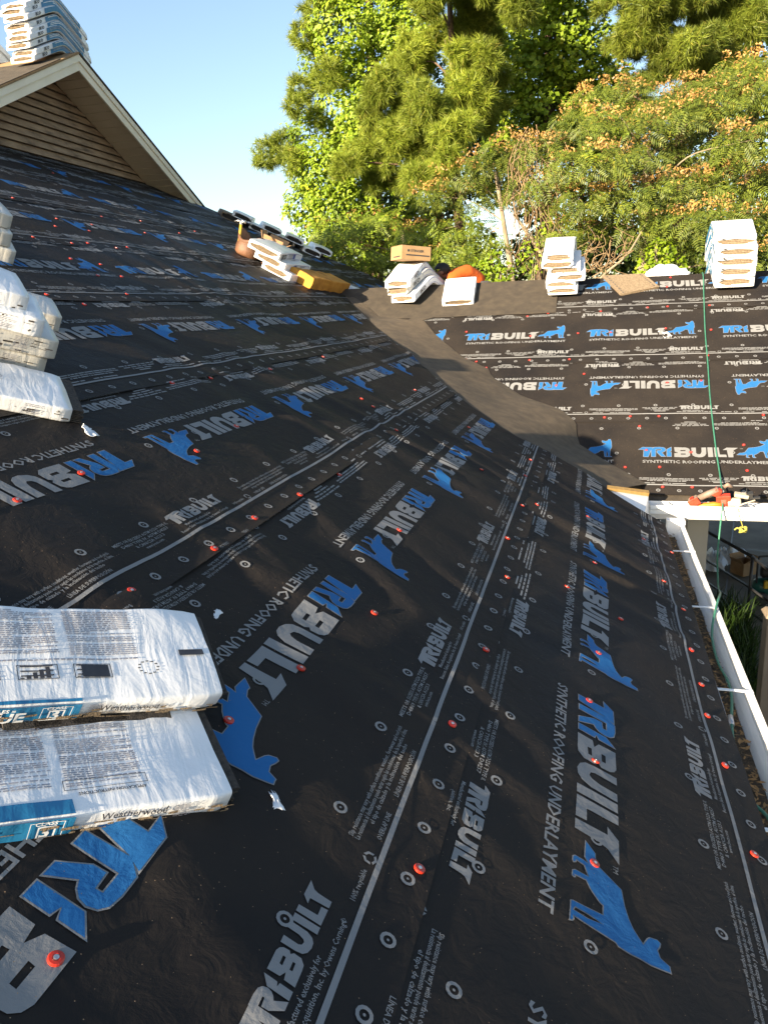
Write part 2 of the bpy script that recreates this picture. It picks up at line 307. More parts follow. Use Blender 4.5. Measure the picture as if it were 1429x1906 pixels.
def grid_cut(V, T, step):
    bm = bmesh.new(); vs = [bm.verts.new((x, y, 0)) for x, y in V]
    for t in T:
        try: bm.faces.new([vs[i] for i in t])
        except ValueError: pass
    lo, hi = V.min(0), V.max(0)
    for ax in (0, 1):
        c = math.floor(lo[ax]/step)*step + step
        while c < hi[ax]:
            no = (1, 0, 0) if ax == 0 else (0, 1, 0); co = (c, 0, 0) if ax == 0 else (0, c, 0)
            bmesh.ops.bisect_plane(bm, geom=bm.verts[:]+bm.edges[:]+bm.faces[:], plane_co=co, plane_no=no, dist=1e-7); c += step
    bmesh.ops.triangulate(bm, faces=bm.faces[:]); bm.verts.index_update()
    V2 = np.array([(v.co.x, v.co.y) for v in bm.verts]); T2 = np.array([tuple(v.index for v in f.verts) for f in bm.faces], dtype=int); bm.free()
    return V2, T2
def inset(poly, d):
    n = len(poly); P = [Vector(p) for p in poly]
    area = sum(P[i].x*P[(i+1) % n].y - P[(i+1) % n].x*P[i].y for i in range(n)); sg = 1 if area > 0 else -1
    out = []
    for i in range(n):
        a, b, c = P[i-1], P[i], P[(i+1) % n]
        e1 = (b-a).normalized(); e2 = (c-b).normalized()
        n1 = Vector((-e1.y, e1.x))*sg; n2 = Vector((-e2.y, e2.x))*sg
        k = max(.35, 1+n1.dot(n2)); out.append(tuple(b + (n1+n2)*(d/k)))
    return out

# ------------------------------------------------------------------ printed artwork (flat print on the rolls), upright roll frame: u along, v up from the lap line
_O = (0.5577, -0.5)
def _rel(L, dx=0.0): return [(a-_O[0]-dx, b-_O[1]) for a, b in L]
G_T = _rel([(.5972, -.4997), (.6043, -.4073), (.5577, -.4087), (.5971, -.3708), (.6868, -.3710), (.6667, -.4068), (.6415, -.4999)])
G_R = _rel([(2.0701, -.4975), (2.0306, -.4975), (2.0316, -.398), (2.0600, -.3690), (2.1039, -.3690), (2.1332, -.374), (2.148, -.3865), (2.1536, -.4072), (2.1484, -.4254), (2.1353, -.4388),
            (2.1219, -.4454), (2.1491, -.4975), (2.1107, -.4975), (2.0789, -.4439), (2.0786, -.4141), (2.1136, -.4113), (2.1134, -.4023), (2.0747, -.4026)], 1.3695)
G_I0 = _rel([(2.1941, -.4975), (2.1535, -.4975), (2.1572, -.4009), (2.1991, -.3690), (2.1959, -.4291), (2.1771, -.4352), (2.1965, -.4395)], 1.3695)
G_B = _rel([(.8451, -.4975), (.8480, -.4486), (.8800, -.4430), (.8520, -.4279), (.850, -.3729), (.9422, -.3735), (.9597, -.3807), (.9705, -.3945), (.9726, -.4216), (.9600, -.4300),
            (.9720, -.4419), (.9700, -.4761), (.9479, -.4950), (.9213, -.4975)])
H_B1 = _rel([(.8989, -.4648), (.8979, -.4520), (.9367, -.4510), (.9356, -.4630)]); H_B2 = _rel([(.8971, -.4200), (.8989, -.4071), (.938, -.4069), (.9370, -.4196)])
G_U = _rel([(.9852, -.3746), (.9849, -.4419), (.99, -.4723), (1.0072, -.4888), (1.0358, -.4972), (1.0624, -.4949), (1.0822, -.4823), (1.096, -.4546), (1.1003, -.3755), (1.0644, -.3758),
            (1.0618, -.4287), (1.0535, -.4517), (1.0427, -.46), (1.0256, -.4551), (1.0187, -.4419), (1.0212, -.3746)])
G_I = _rel([(1.109, -.4963), (1.1476, -.4959), (1.1492, -.3759), (1.1099, -.3758)])
G_L = _rel([(1.1587, -.495), (1.2509, -.4971), (1.2481, -.4656), (1.199, -.4656), (1.1978, -.3758), (1.1611, -.3756)])
G_T2 = _rel([(1.2622, -.4977), (1.2584, -.4072), (1.2259, -.4077), (1.2594, -.3767), (1.3474, -.3781), (1.3114, -.408), (1.3042, -.4298), (1.3002, -.4978)])
G_W = _rel([(1.3235, -.4689), (1.3532, -.4397), (1.3685, -.4397), (1.3918, -.4307), (1.4262, -.3735), (1.4714, -.3664), (1.5038, -.3571), (1.525, -.3477), (1.538, -.338), (1.5514, -.3275),
            (1.5299, -.3169), (1.523, -.3103), (1.5175, -.2912), (1.5238, -.2825), (1.5366, -.2856), (1.5489, -.2917), (1.5656, -.2871), (1.5746, -.2658), (1.5823, -.2656), (1.5933, -.2637),
            (1.5969, -.2779), (1.6034, -.312), (1.6022, -.3376), (1.6043, -.3616), (1.6019, -.3874), (1.5948, -.3942), (1.5883, -.4904), (1.5948, -.4892), (1.6023, -.493), (1.6061, -.502),
            (1.5453, -.5011), (1.5415, -.4939), (1.5387, -.4625), (1.534, -.4229), (1.5082, -.4226), (1.5061, -.429), (1.4915, -.4439), (1.4789, -.4547), (1.4613, -.4647), (1.4635, -.4908),
            (1.4675, -.4885), (1.4727, -.4938), (1.4692, -.5005), (1.4503, -.5), (1.4434, -.4925), (1.4428, -.4605), (1.4157, -.4709), (1.4129, -.4889), (1.4195, -.4898), (1.4252, -.4975),
            (1.4175, -.5011), (1.4027, -.5004), (1.3956, -.4939), (1.3967, -.4712), (1.3995, -.461), (1.3854, -.4703)])
H_W = _rel([(1.5605, -.4881), (1.5596, -.4561), (1.5629, -.4231), (1.5696, -.458), (1.5688, -.491)])
def merge(parts):
    V = []; T = []; Mi = []; n = 0
    for v, t, m in parts:
        if len(t) == 0: continue
        V.append(v); T.append(t + n); Mi += [m]*len(t); n += len(v)
    return np.concatenate(V), np.concatenate(T), np.array(Mi)
def logo_parts(step, simple=False):
    P = []
    for g in ([G_T], [G_R], [G_I0]):
        P.append((*grid_cut(*tess(g), step), 0)); P.append((*grid_cut(*tess([inset(g[0], .0032)]), step), 1))
    P.append((*grid_cut(*tess([G_W, H_W]), step), 0)); P.append((*grid_cut(*tess([inset(G_W, .0028), inset(H_W, -.0025)]), step), 1))
    for g in ([G_B, H_B1, H_B2], [G_U], [G_I], [G_L], [G_T2]): P.append((*grid_cut(*tess(g), step), 0))
    v, t, wd = text2d("SYNTHETIC ROOFING UNDERLAYMENT", .05, .022, 1)
    v = v*np.array([1.025/wd, 1.0]) + np.array([.033, -.073]); P.append((*grid_cut(v, t, step), 0))
    v, t, wd = text2d("TM", .02, 0, 1); P.append((v + np.array([.80, .105]), t, 0))
    for cu, cv in ((.745, .062), (1.085, .05)): P.append(ring(cu, cv, .0165, .0095, .003))
    V, T, Mi = merge(P); V[:, 1] += .336
    return V, T, Mi
def ring(u, v, ro, ri, rd, n=14):
    a = np.arange(n)*2*np.pi/n; c = np.stack([np.cos(a), np.sin(a)], 1)
    V = np.concatenate([c*ro, c*ri, c[::2]*rd]) + np.array([u, v])
    T = []
    for i in range(n): j = (i+1) % n; T += [(i, j, n+j), (i, n+j, n+i)]
    k = n//2
    for i in range(1, k-1): T.append((2*n, 2*n+i, 2*n+i+1))
    return V, np.array(T), 0
def quad(u0, u1, v0, v1, step=.05):
    m = max(1, int((u1-u0)/step)); us = np.linspace(u0, u1, m+1)
    V = np.concatenate([np.stack([us, np.full(m+1, v0)], 1), np.stack([us, np.full(m+1, v1)], 1)])
    T = []
    for i in range(m): T += [(i, i+1, m+2+i), (i, m+2+i, m+1+i)]
    return V, np.array(T), 0
def small_mark(u0):
    sx = .338/.79; P = []
    for g in ([G_T], [G_R], [G_I0], [G_B, H_B1, H_B2], [G_U], [G_I], [G_L], [G_T2]):
        v, t = tess(g); P.append((v*np.array([sx, sx]) + np.array([u0, .056]), t, 0))
    return P
_LINES = [(.075, .49, .91, "Slip resistance may vary with surface conditions, weather, footwear and roof pitch"), (.060, .49, .91, "La resistencia al deslizamiento puede variar según las condiciones de la superficie, el clima,"),
          (.045, .55, .85, "el tipo de calzado y la inclinación del techo"), (.018, .52, .61, "OVERLAP LINE"), (.018, .67, .845, "LÍNEA DE SUPERPOSICIÓN"),
          (.085, .95, 1.245, "MEETS OR EXCEEDS ASTM D226 TYPE II,"), (.068, .97, 1.225, "D4869 TYPE IV, ASTM D8257"), (.051, 1.02, 1.175, "& CAN/CSA A123.3"), (.035, 1.05, 1.145, "www.becn.com"),
          (.040, .03, .20, "Manufactured exclusively for"), (.022, -.02, .30, "Beacon Sales Acquisition, Inc. by Owens Corning®"), (.022, .345, .43, "100% recyclable")]
def edge_group(u0, real):
    """one repeat of the fine print along a roll edge; real letters near the camera, word bars where they cannot be read"""
    P = small_mark(u0); rng = random.Random(5)
    for v, a, b, s in _LINES:
        if real:
            V, T, wd = text2d(s, .0165, .012, 1); P.append((V*np.array([(b-a)/wd, 1]) + np.array([u0+a, v-.004]), T, 0))
        else:
            n = len(s); x = a
            for wrd in s.split(' '):
                l = (b-a)*len(wrd)/n; P.append(quad(u0+x, u0+x+l, v-.0035, v+.0045, 1)); x += l + (b-a)/n
    for k in range(3):   # recycling arrows
        a0 = R(90+120*k); p = [(.463+.016*math.cos(a0+d), .022+.016*math.sin(a0+d)) for d in (0.15, 1.05, 1.9)]
        q = [(.463+.010*math.cos(a0+d), .022+.010*math.sin(a0+d)) for d in (0.15, 1.05, 1.9)]
        V = np.array([(u0+x, y) for x, y in p+q]); P.append((V, np.array([(0, 1, 4), (0, 4, 3), (1, 2, 5), (1, 5, 4)]), 0))
    return merge(P)
LOGO_NEAR = logo_parts(.026); LOGO_FAR = logo_parts(.06)
EG_REAL = edge_group(0.0, True); EG_BAR = edge_group(0.0, False)
VC2 = .836

# ------------------------------------------------------------------ how the sheets lie
def fold(p, q, seed):
    a = noise.noise(Vector((p*1.1+seed, q*1.1, seed*1.7)))
    b = noise.noise(Vector((p*.55, q*.55+seed, 3.1)))
    w1 = noise.noise(Vector((p*2.5 + 1.3*b, q*.9 - .6*p + seed, 7.7)))
    rid = math.exp(-(w1/.21)**2)
    mask = max(0.0, noise.noise(Vector((p*.8, q*.8, seed+11))) + .30)
    return a, rid*mask
def h_sheet(p, q, k, v, amp):
    """p along the roll, q across the slope, v distance above the roll's lower edge"""
    a, rd = fold(p, q, 2.3)
    fade = min(1.0, max(0.0, v/.12))*min(1.0, max(0.0, (1.06-v)/.1))
    lip = max(0.0, 1-v/.05)*(.002 + .013*max(0.0, noise.noise(Vector((p*1.3, k*3.7, 9)))))
    rd *= 1 + .35*math.exp(-((q-1.6)/.45)**2 - ((p-2.9)/1.4)**2) + .35*math.exp(-((q-.9)/.5)**2 - ((p-4.6)/1.0)**2)
    return .004*(1-v/1.06) + .0150 + amp*(.008*a + .019*rd*fade + .003*noise.noise(Vector((p*5, q*4, 4.4)))*fade) + lip
def build_strip(name, kind, k, inv, T, u_lo, u_hi, parent, label, amp=1.0, res=.045, real_until=-9, s_max=99):
    """kind 'A': u = y, slope coordinate s; kind 'B': u = x, slope coordinate t"""
    base = (S0 if kind == 'A' else T0) + k*EXPO
    q0 = base - .112
    def clampu(u, q):
        return min(u, a_edge(q)) if kind == 'A' else max(u, b_edge(q) if q < 2.9 else -1.03)
    HG = {}
    def hg(i, j):
        key = (i, j)
        if key not in HG: HG[key] = h_sheet(u_lo+i*du, q0+j*dq, k, j*dq, amp)
        return HG[key]
    def P3(u, q, off=0.0):
        fu = (u-u_lo)/du; fq = (q-q0)/dq; i = math.floor(fu); j = math.floor(fq); fu -= i; fq -= j
        h = (hg(i, j)*(1-fu)+hg(i+1, j)*fu)*(1-fq) + (hg(i, j+1)*(1-fu)+hg(i+1, j+1)*fu)*fq + off
        return PA(q, u, h) if kind == 'A' else PB(u, q, h)
    q1 = min(q0 + 1.06, s_max); nq = max(2, int((q1-q0)/res)); nu = int((u_hi-u_lo)/res); du = (u_hi-u_lo)/nu; dq = (q1-q0)/nq
    qs = [q0 + (q1-q0)*i/nq for i in range(nq+1)]; us = [u_lo + (u_hi-u_lo)*i/nu for i in range(nu+1)]
    V = []; F = []; keep = {}
    for j, q in enumerate(qs):
        for i, u in enumerate(us): V.append(P3(clampu(u, q), q))
    W_ = nu+1
    for j in range(nq):
        for i in range(nu):
            a, b, c, d = j*W_+i, j*W_+i+1, (j+1)*W_+i+1, (j+1)*W_+i
            if (V[a]-V[c]).length < 1e-4 or (V[b]-V[d]).length < 1e-4: continue
            if ((V[b]-V[a]).cross(V[d]-V[a])).length + ((V[d]-V[c]).cross(V[b]-V[c])).length < 1e-7: continue
            F.append((a, b, c, d) if kind == 'B' else (a, d, c, b))
    o = mobj(name, V, F, M['sheet'], parent, True)
    if label: o['label'] = label
    # print
    def emit(V2, T2, Mi, un, flip, n):
        """upright-roll coordinates -> (u, q)"""
        if not flip: U = un + V2[:, 0]; Q = base + V2[:, 1]
        else: U = un - V2[:, 0]; Q = base + VC2 - V2[:, 1]
        return U, Q
    def to_mesh(items, nm, tint=None, off=(.0021 if res < .03 else .0028)):
        VV = []; FF = []; MM = []
        for U, Q, T2, Mi in items:
            n0 = len(VV); blue = np.zeros(len(U), bool); blue[np.unique(T2[Mi == 1])] = True
            out = np.zeros(len(U), bool)
            for i in range(len(U)):
                u = float(U[i]); q = float(Q[i]); cu = clampu(u, q); out[i] = (cu != u) or q > q1-.004 or q < q0+.002
                VV.append(P3(cu, min(max(q, q0+.002), q1-.004), off + (.0007 if blue[i] else 0)))
            for (a, b, c), m in zip(T2, Mi):
                if out[a] and out[b] and out[c]: continue
                FF.append((a+n0, b+n0, c+n0)); MM.append(int(m))
        if not FF: return None
        po = mobj(nm, VV, FF, [M['ink_grey'], M['ink_blue']], o, False, MM)
        return po
    sgn = -1 if inv else 1
    n_lo = int(math.floor((u_lo - T - 1.3)/LR)) - 1; n_hi = int(math.ceil((u_hi - T + 1.3)/LR)) + 1
    text_items = []
    for n in range(n_lo, n_hi+1):
        un = T + n*LR
        lo, hi = (un-1.1, un) if inv else (un, un+1.1)
        if hi > u_lo and lo < u_hi:
            V2, T2, Mi = LOGO_NEAR if res < .03 else LOGO_FAR; U, Q = emit(V2, T2, Mi, un, inv, n)
            if U.min() >= u_lo or kind == 'B': to_mesh([(U, Q, T2, Mi)], 'printed_logo')
        # fine print along both edges of the roll
        for eg_un, eg_flip, sh in ((un, inv, .77), (un, not inv, None)):
            near = kind == 'A' and -9 < real_until and (un < real_until)
            V2, T2, Mi = EG_REAL if near else EG_BAR
            if eg_flip == inv: U = un + sgn*(V2[:, 0] + .77)
            else: U = un + sgn*(.282 - V2[:, 0])
            top = (eg_flip != inv)                     # the group printed along the far edge of the roll frame
            Vq = VC2 - V2[:, 1] if top else V2[:, 1]
            Q = base + (Vq if not inv else VC2 - Vq)
            if U.max() > u_lo and U.min() < u_hi and U.min() >= u_lo and U.max() <= u_hi+1: text_items.append((U, Q, T2, Mi))
    V2, T2, m_ = quad(u_lo, u_hi, -.006, .006, .05)
    text_items.append((V2[:, 0], base + V2[:, 1], T2, np.zeros(len(T2), int)))
    rr = []
    u = u_lo + .07 + .05*(k % 3)
    while u < u_hi: rr.append(ring(u, -.063, .0165, .0095, .003, 12)); u += .158
    u = u_lo + .04*k
    while u < u_hi: rr.append(ring(u, .12, .0165, .0095, .003, 12)); rr.append(ring(u+.1, VC2-.12, .0165, .0095, .003, 12)); u += .316
    V2, T2, Mi = merge(rr); text_items.append((V2[:, 0], base + V2[:, 1], T2, Mi))
    pt = to_mesh(text_items, 'fine_print')
    if pt: pt['kind'] = 'stuff'
    return o, P3, q0, q1
# cap nail mesh (shared)
def cap_mesh():
    b = MB(); I = Matrix.Identity(4)
    b.lathe([(.0124, -.002), (.0124, .0018), (.0108, .0030), (.0065, .0034), (.0055, .0028)], I, 18, 0)
    b.lathe([(.0042, .0028), (.0042, .0042), (.0030, .0046)], I, 10, 1)
    o = b.build('tmp', [M['cap_red'], M['steel']]); me = o.data; bpy.data.objects.remove(o); return me
CAP = cap_mesh()
def cap_nail(parent, P, nrm):
    o = link('cap_nail', CAP, parent); _rj = random.Random(int(P.x*9973)+int(P.y*7919))
    q = (nrm + Vector((_rj.gauss(0, .07), _rj.gauss(0, .07), 0))).to_track_quat('Z', 'Y'); o.rotation_mode = 'QUATERNION'; o.rotation_quaternion = q; o.location = P
    return o

# ------------------------------------------------------------------ the house
house = tag(empty('house', (-3, 4, GROUND)), 'low house being reroofed, black printed underlayment on both roof slopes', 'house')
HW = house.matrix_world.copy(); house.matrix_world = Matrix.Identity(4)
# roof decks
ys = [(-8.0, None)]
poly = [(.05, -8.0), (.05, 5.52), (.45, 5.66), (.92, 5.98), (1.30, 6.02), (1.6, 6.24), (2.2, 6.80), (3.0, 7.85), (3.92, 9.2), (3.97, hip_y(3.97)), (7.8, hip_y(7.8)), (7.8, -8.0)]
b = MB(); b.prism([PA(s, y, -.016) for s, y in poly], tuple(NA*.0155)); b.build('roof_deck', M['plywood'], house)
b = MB()
b.prism([PB(-.13, .02, -.016), PB(5.5, .02, -.016), PB(5.5, TRIDGE, -.016), PB(-3.62, TRIDGE, -.016)], tuple(NB*.0155))
NBF = Vector((0, SP, CP))
b.prism([Vector((-3.7, YR+.001, ZR-.012)), Vector((5.5, YR+.001, ZR-.012)), Vector((5.5, YR+3.3, ZR-3.3*SP/CP-.012)), Vector((-.4, YR+3.3, ZR-3.3*SP/CP-.012))], tuple(-NBF*.016))
b.build('roof_deck', M['felt'], house)
# far hip slope behind slope A
b = MB(); b.prism([Vector((-6.36, 11.44, 3.2)), Vector((0, 16.45, -.02)), Vector((-14, 16.45, -.02)), Vector((-14, 11.44, 3.2))], (0, 0, -.03)); b.build('roof_deck', M['sheet'], house)
A_STRIPS = []
PH_A = [(True, 2.442), (True, 2.330), (True, 2.366), (True, 3.735), (False, 3.70), (True, 5.407), (False, 5.90), (True, 6.3), (False, 7.0)]
ULO = [-.6, -.6, -.3, .6, 2.0, 2.6, 3.2, 3.8, 4.2]
for k, (inv, T) in enumerate(PH_A):
    hi = max(a_edge(S0+k*EXPO-.112), a_edge(S0+k*EXPO+.95)) + .05
    A_STRIPS.append(build_strip('underlayment_strip', 'A', k, inv, T, ULO[k], hi, house, None, amp=1.0, res=.026 if k < 3 else .06, real_until=3.9 if k < 3 else -9, s_max=7.66))
PH_B = [(False, -.17), (True, -.786), (False, -1.889), (False, -.17)]
B_STRIPS = []
for k, (inv, T) in enumerate(PH_B):
    lo = min(b_edge(T0+k*EXPO-.112), b_edge(T0+k*EXPO+.95)) - .02
    B_STRIPS.append(build_strip('underlayment_strip', 'B', k, inv, T, lo, 3.0, house, None, amp=.55, res=.06, s_max=TRIDGE-.01))
A_STRIPS[0][0]['label'] = 'lowest black underlayment strip along the white gutter'
NAILS_A = [(1.476,.756),(1.006,1.298),(1.514,1.396),(1.459,1.718),(1.384,2.192),(1.037,1.835),(1.008,2.35),(1.937,1.644),(1.91,2.064),(2.425,2.094),(2.395,1.761),(1.927,2.409),(1.901,2.788),(1.496,2.958),(2.334,2.706),(1.883,3.258),(1.898,3.688),(2.394,3.188),(.628,2.393),(.608,2.046),(.611,1.611),(.593,2.796),(.482,3.273),(.743,3.317),(.612,3.819),(.653,4.647),(1.011,3.067),(.974,4.32),(1.049,4.209),(.204,4.116),(.071,4.862),(.123,3.824),(.14,3.339),(.133,3.029),(.146,2.768),(.137,2.439),(.126,2.007),(.262,4.857),(2.806,3.297),(2.798,3.683),(2.758,4.38),(2.778,5.427),(1.912,4.458),(2.246,4.751),(2.144,4.676),(2.123,5.846),(1.092,4.932),(1.098,5.456),(1.065,3.546),(1.351,4.533),(1.597,5.491),(5.615,5.521),(5.038,5.713),(5.022,5.278),(4.723,4.669),(4.68,5.023),(4.723,5.781),(5.219,6.818),(5.557,8.376),(5.405,7.774),(5.24,5.571),(5.522,6.562),(5.578,7.293),(5.222,6.002),(6.911,7.647),(4.716,5.252),(4.673,5.558),(3.701,3.307),(3.681,3.811),(3.803,3.652),(3.828,4.442),(4.373,4.605),(4.316,4.854),(4.114,4.809),(4.103,4.522)]
for s, y in NAILS_A:
    best = None
    for st in A_STRIPS:
        if st[2]+.004 <= s <= st[3] and y < a_edge(s)-.02: best = st
    if best: cap_nail(best[0], best[1](y, s, .003), NA)
NAILS_B = [(-1.877,2.563),(-1.19,2.445),(-.711,2.472),(.139,2.504),(.56,2.459),(-.389,2.466),(-1.819,2.048),(-1.704,2.004),(-1.171,2.007),(-.781,2.007),(.494,2.019),(-1.592,1.893),(-1.362,1.549),(-.891,1.58),(-.636,1.762),(.111,1.601),(.406,1.625),(-.873,1.109),(-.808,1.109),(-.444,1.091),(-.223,1.105),(.019,1.104),(.865,1.114),(-.147,.966),(-.101,.648),(.253,.627),(-.627,.665),(-.275,.43),(-.003,.433),(.668,.721),(.658,.403),(.01,.197),(.233,.204),(-.019,2.912),(.178,2.915),(-.489,2.871),(.582,2.908),(-1.25,2.833),(-1.033,2.871),(.237,3.511),(.192,3.318)]
for x, t in NAILS_B:
    best = None
    for st in B_STRIPS:
        if st[2]+.004 <= t <= st[3] and x > b_edge(t)+.02: best = st
    if best: cap_nail(best[0], best[1](x, t, .003), NB)

# brown membrane: along the valley (both sides of it) and over the left end of the ridge
def sheet_from(fn, us, vs, name, mat, parent, flip=False):
    V = []; F = []; n = len(us)
    for v in vs:
        for u in us: V.append(fn(u, v))
    for j in range(len(vs)-1):
        for i in range(n-1):
            f = (j*n+i, j*n+i+1, (j+1)*n+i+1, (j+1)*n+i); F.append(f[::-1] if flip else f)
    return mobj(name, V, F, mat, parent, True)
lin = lambda a, b, n: [a+(b-a)*i/n for i in range(n+1)]
def _mB(u, vv):
    za, zb_ = .219+(1.8-.219)*vv, .113+(1.8-.113)*vv; z = za; s = za/ST; t = zb_/SP; a = PA(s, a_edge(s)-.03, .004); x1 = b_edge(t) + .055 + .012*noise.noise(Vector((t*4, 1, 2)))
    c = PB(x1, t, .026 + .004*noise.noise(Vector((t*3, t*3, 5)))); v = Vector((-z/math.tan(TH), YB+z/math.tan(PH), z+.012))
    k = .12*4*u*(1-u); m_ = a.lerp(c, u); return m_ + (v-m_)*k*.5 + Vector((0, 0, .006*noise.noise(Vector((u*3, z*3, 5)))))
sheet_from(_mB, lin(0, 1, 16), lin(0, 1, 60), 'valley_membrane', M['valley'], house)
def _mR(x, t):
    lo = 2.86 + .018*noise.noise(Vector((x*1.5, 3, 3))); tt = lo + (TRIDGE+.005-lo)*t
    return PB(x, tt, .030 + .004*noise.noise(Vector((x*2.5, tt*2.5, 8))))
sheet_from(_mR, lin(-3.52, -.95, 50), lin(0, 1, 10), 'ridge_membrane', M['felt'], house)
b = MB(); b.add([PB(-2.50, 2.90, .032), PB(-2.25, 2.87, .0325), PB(-2.62, 2.70, .028), PB(-2.66, 2.74, .028)], [(0, 3, 2, 1)]); b.build('membrane_flap', M['felt'], house)

# gable above slope A
GX, WX, AY, AZ, RK = -6.36, -6.81, 8.66, 4.55, .489
gw = None
WZ0 = 7.63*ST - .06
b = MB(); zt = AZ-.13
b.prism([(WX-.02, AY-(zt-WZ0)/RK, WZ0), (WX-.02, AY+(zt-WZ0)/RK, WZ0), (WX-.02, AY, zt)], (-.05, 0, 0)); gable = b.build('gable_wall', M['gap'], house)
nz = 12; dz = (zt-WZ0)/nz
for i in range(nz):
    z0, z1 = WZ0+i*dz+.007, WZ0+(i+1)*dz-.002
    w0 = (zt-z0)/RK; w1 = max(.02, (zt-z1)/RK)
    rj = random.Random(i).uniform(-.003, .003)
    b = MB(); P = [Vector((WX+.022+rj, AY-w0, z0)), Vector((WX+.022+rj, AY+w0, z0)), Vector((WX-.012, AY+w1, z1)), Vector((WX-.012, AY-w1, z1))]
    b.prism(P, (-.010, 0, 0)); b.build('siding_plank', M['siding'], gable)
for sg in (1, -1):
    # rake fascia, drip trim, soffit panels
    def RP(x, d, z): return Vector((x, AY+sg*d, AZ-RK*d+z))
    Lr_ = 3.05
    b = MB(); b.prism([RP(GX, 0, -.155), RP(GX, Lr_, -.155), RP(GX, Lr_, 0), RP(GX, 0, 0)], (-.025, 0, 0)); b.build('rake_board', M['trim'], house, bevel=.003)
    b = MB(); b.prism([RP(GX+.018, 0, -.062), RP(GX+.018, Lr_, -.062), RP(GX+.018, Lr_, .012), RP(GX+.018, 0, .012)], (-.017, 0, 0)); b.build('rake_trim', M['trim'], house, bevel=.003)
    b = MB(); b.prism([RP(GX-.03, .02, -.112), RP(WX-.05, .02, -.112), RP(WX-.05, Lr_, -.112), RP(GX-.03, Lr_, -.112)], (0, 0, .02)); sof = b.build('soffit', M['gap'], house)
    n = 24; dd = (Lr_-.05)/n
    for i in range(n):
        d0, d1 = .03+i*dd, .03+(i+1)*dd-.012
        b = MB(); b.prism([RP(GX-.028, d0, -.122), RP(WX+.0, d0, -.122), RP(WX+.0, d1, -.122), RP(GX-.028, d1, -.122)], (0, 0, .009)); b.build('soffit_panel', M['soffit'], sof)
    b = MB(); b.prism([RP(GX+.03, -.0, .014), RP(-14, 0, .014), RP(-14, 3.2, .014), RP(GX+.03, 3.2, .014)], (0, 0, .022))
    b.build('gable_roof_slope', M['felt'] if sg == 1 else M['plywood'], house)
b = MB(); b.prism([Vector((GX+.02, AY-.35, AZ-RK*.35+.04)), Vector((-9, AY-.35, AZ-RK*.35+.04)), Vector((-9, AY-1.9, AZ-RK*1.9+.04)), Vector((GX+.02, AY-1.9, AZ-RK*1.9+.04))], (0, 0, .006)); b.build('old_felt', M['felt'], house)

# walls, columns, gutters
b = MB(); b.prism([(-.62, -8, GROUND), (-.62, 5.5, GROUND), (-.62, 5.5, .14), (-.62, -8, .14)], (-.18, 0, 0)); b.prism([(-1.0, 5.5, GROUND), (-1.0, 16, GROUND), (-1.0, 16, -.1), (-1.0, 5.5, -.1)], (-.18, 0, 0)); b.build('wall', M['wall'], house)
b = MB(); b.prism([(-.62, -8, -.02), (-.03, -8, -.02), (-.03, 5.5, -.02), (-.62, 5.5, -.02)], (0, 0, -.03)); b.build('soffit', M['soffit'], house)
b = MB(); b.prism([(-.035, -8, -.15), (-.035, 5.52, -.15), (-.035, 5.52, .02), (-.035, -8, .02)], (-.02, 0, 0)); b.build('fascia_board', M['white_metal'], house)
def sweep(prof, pts_fn, ts, name, mat, parent, thick=.0025):
    V = []; F = []; n = len(prof)
    for t in ts:
        for p in prof: V.append(pts_fn(p, t))
    for j in range(len(ts)-1):
        for i in range(n-1): F.append((j*n+i, j*n+i+1, (j+1)*n+i+1, (j+1)*n+i))
    o = mobj(name, V, F, mat, parent)
    md = o.modifiers.new('thickness', 'SOLIDIFY'); md.thickness = thick; md.offset = 0
    return o
gprof = [(-.031, -.045), (-.030, -.125), (.055, -.125), (.072, -.085), (.088, -.055), (.092, -.018), (.112, -.016), (.114, -.030)]
def gA(p, y): return Vector((p[0] + .0025*noise.noise(Vector((y*.9, 4, 4))), y, p[1] + .004*noise.noise(Vector((y*.7, 2, 7)))))
gutA = sweep(gprof, gA, lin(-3, 5.98, 70), 'gutter', M['white_metal'], house); gutA['label'] = 'white gutter with brown leaf silt along the near slope'
b = MB(); rng = random.Random(4)
ysn = lin(-2.9, 5.9, 120)
V = []; F = []
for y in ysn:
    for i, x in enumerate(lin(-.028, .056, 5)): V.append(Vector((x, y, -.112 + .014*noise.noise(Vector((x*20, y*6, 3))))))
for j in range(len(ysn)-1):
    for i in range(5): F.append((j*6+i, j*6+i+1, (j+1)*6+i+1, (j+1)*6+i))
for _ in range(900):
    y = rng.uniform(.5, 5.9); x = rng.uniform(-.02, .05); z = -.098 + rng.uniform(0, .012); a = rng.uniform(0, 6.3); l = rng.uniform(.006, .02); n0 = len(V)
    d = Vector((math.cos(a), math.sin(a), rng.uniform(-.3, .3)))*l; e = Vector((-math.sin(a), math.cos(a), rng.uniform(-.3, .3)))*l*.35
    V += [Vector((x, y, z))-d, Vector((x, y, z))+e, Vector((x, y, z))+d, Vector((x, y, z))-e]; F.append((n0, n0+1, n0+2, n0+3))
sil = mobj('leaf_silt', V, F, [M['debris'], M['leaf_dry']], gutA, False, [0]*(5*(len(ysn)-1)) + [1]*900); sil['kind'] = 'stuff'
for y in (5.09, 4.11, 3.17, 2.25, 1.3):
    b = MB(); b.box((.035, y, -.010), (.140, .018, .003)); b.box((.105, y, -.010), (.012, .026, .006)); b.box((-.032, y, -.03), (.004, .03, .05)); b.build('gutter_hanger', M['white_metal'], gutA)
GYF = 6.02
gp2 = [(.175, .050), (.172, -.055), (.045, -.055), (.030, -.020), (.012, -.012), (.010, .022), (0, .030), (0, .056), (.016, .056), (.017, .044)]
def gB(p, x): return Vector((x, GYF + p[0], p[1]))
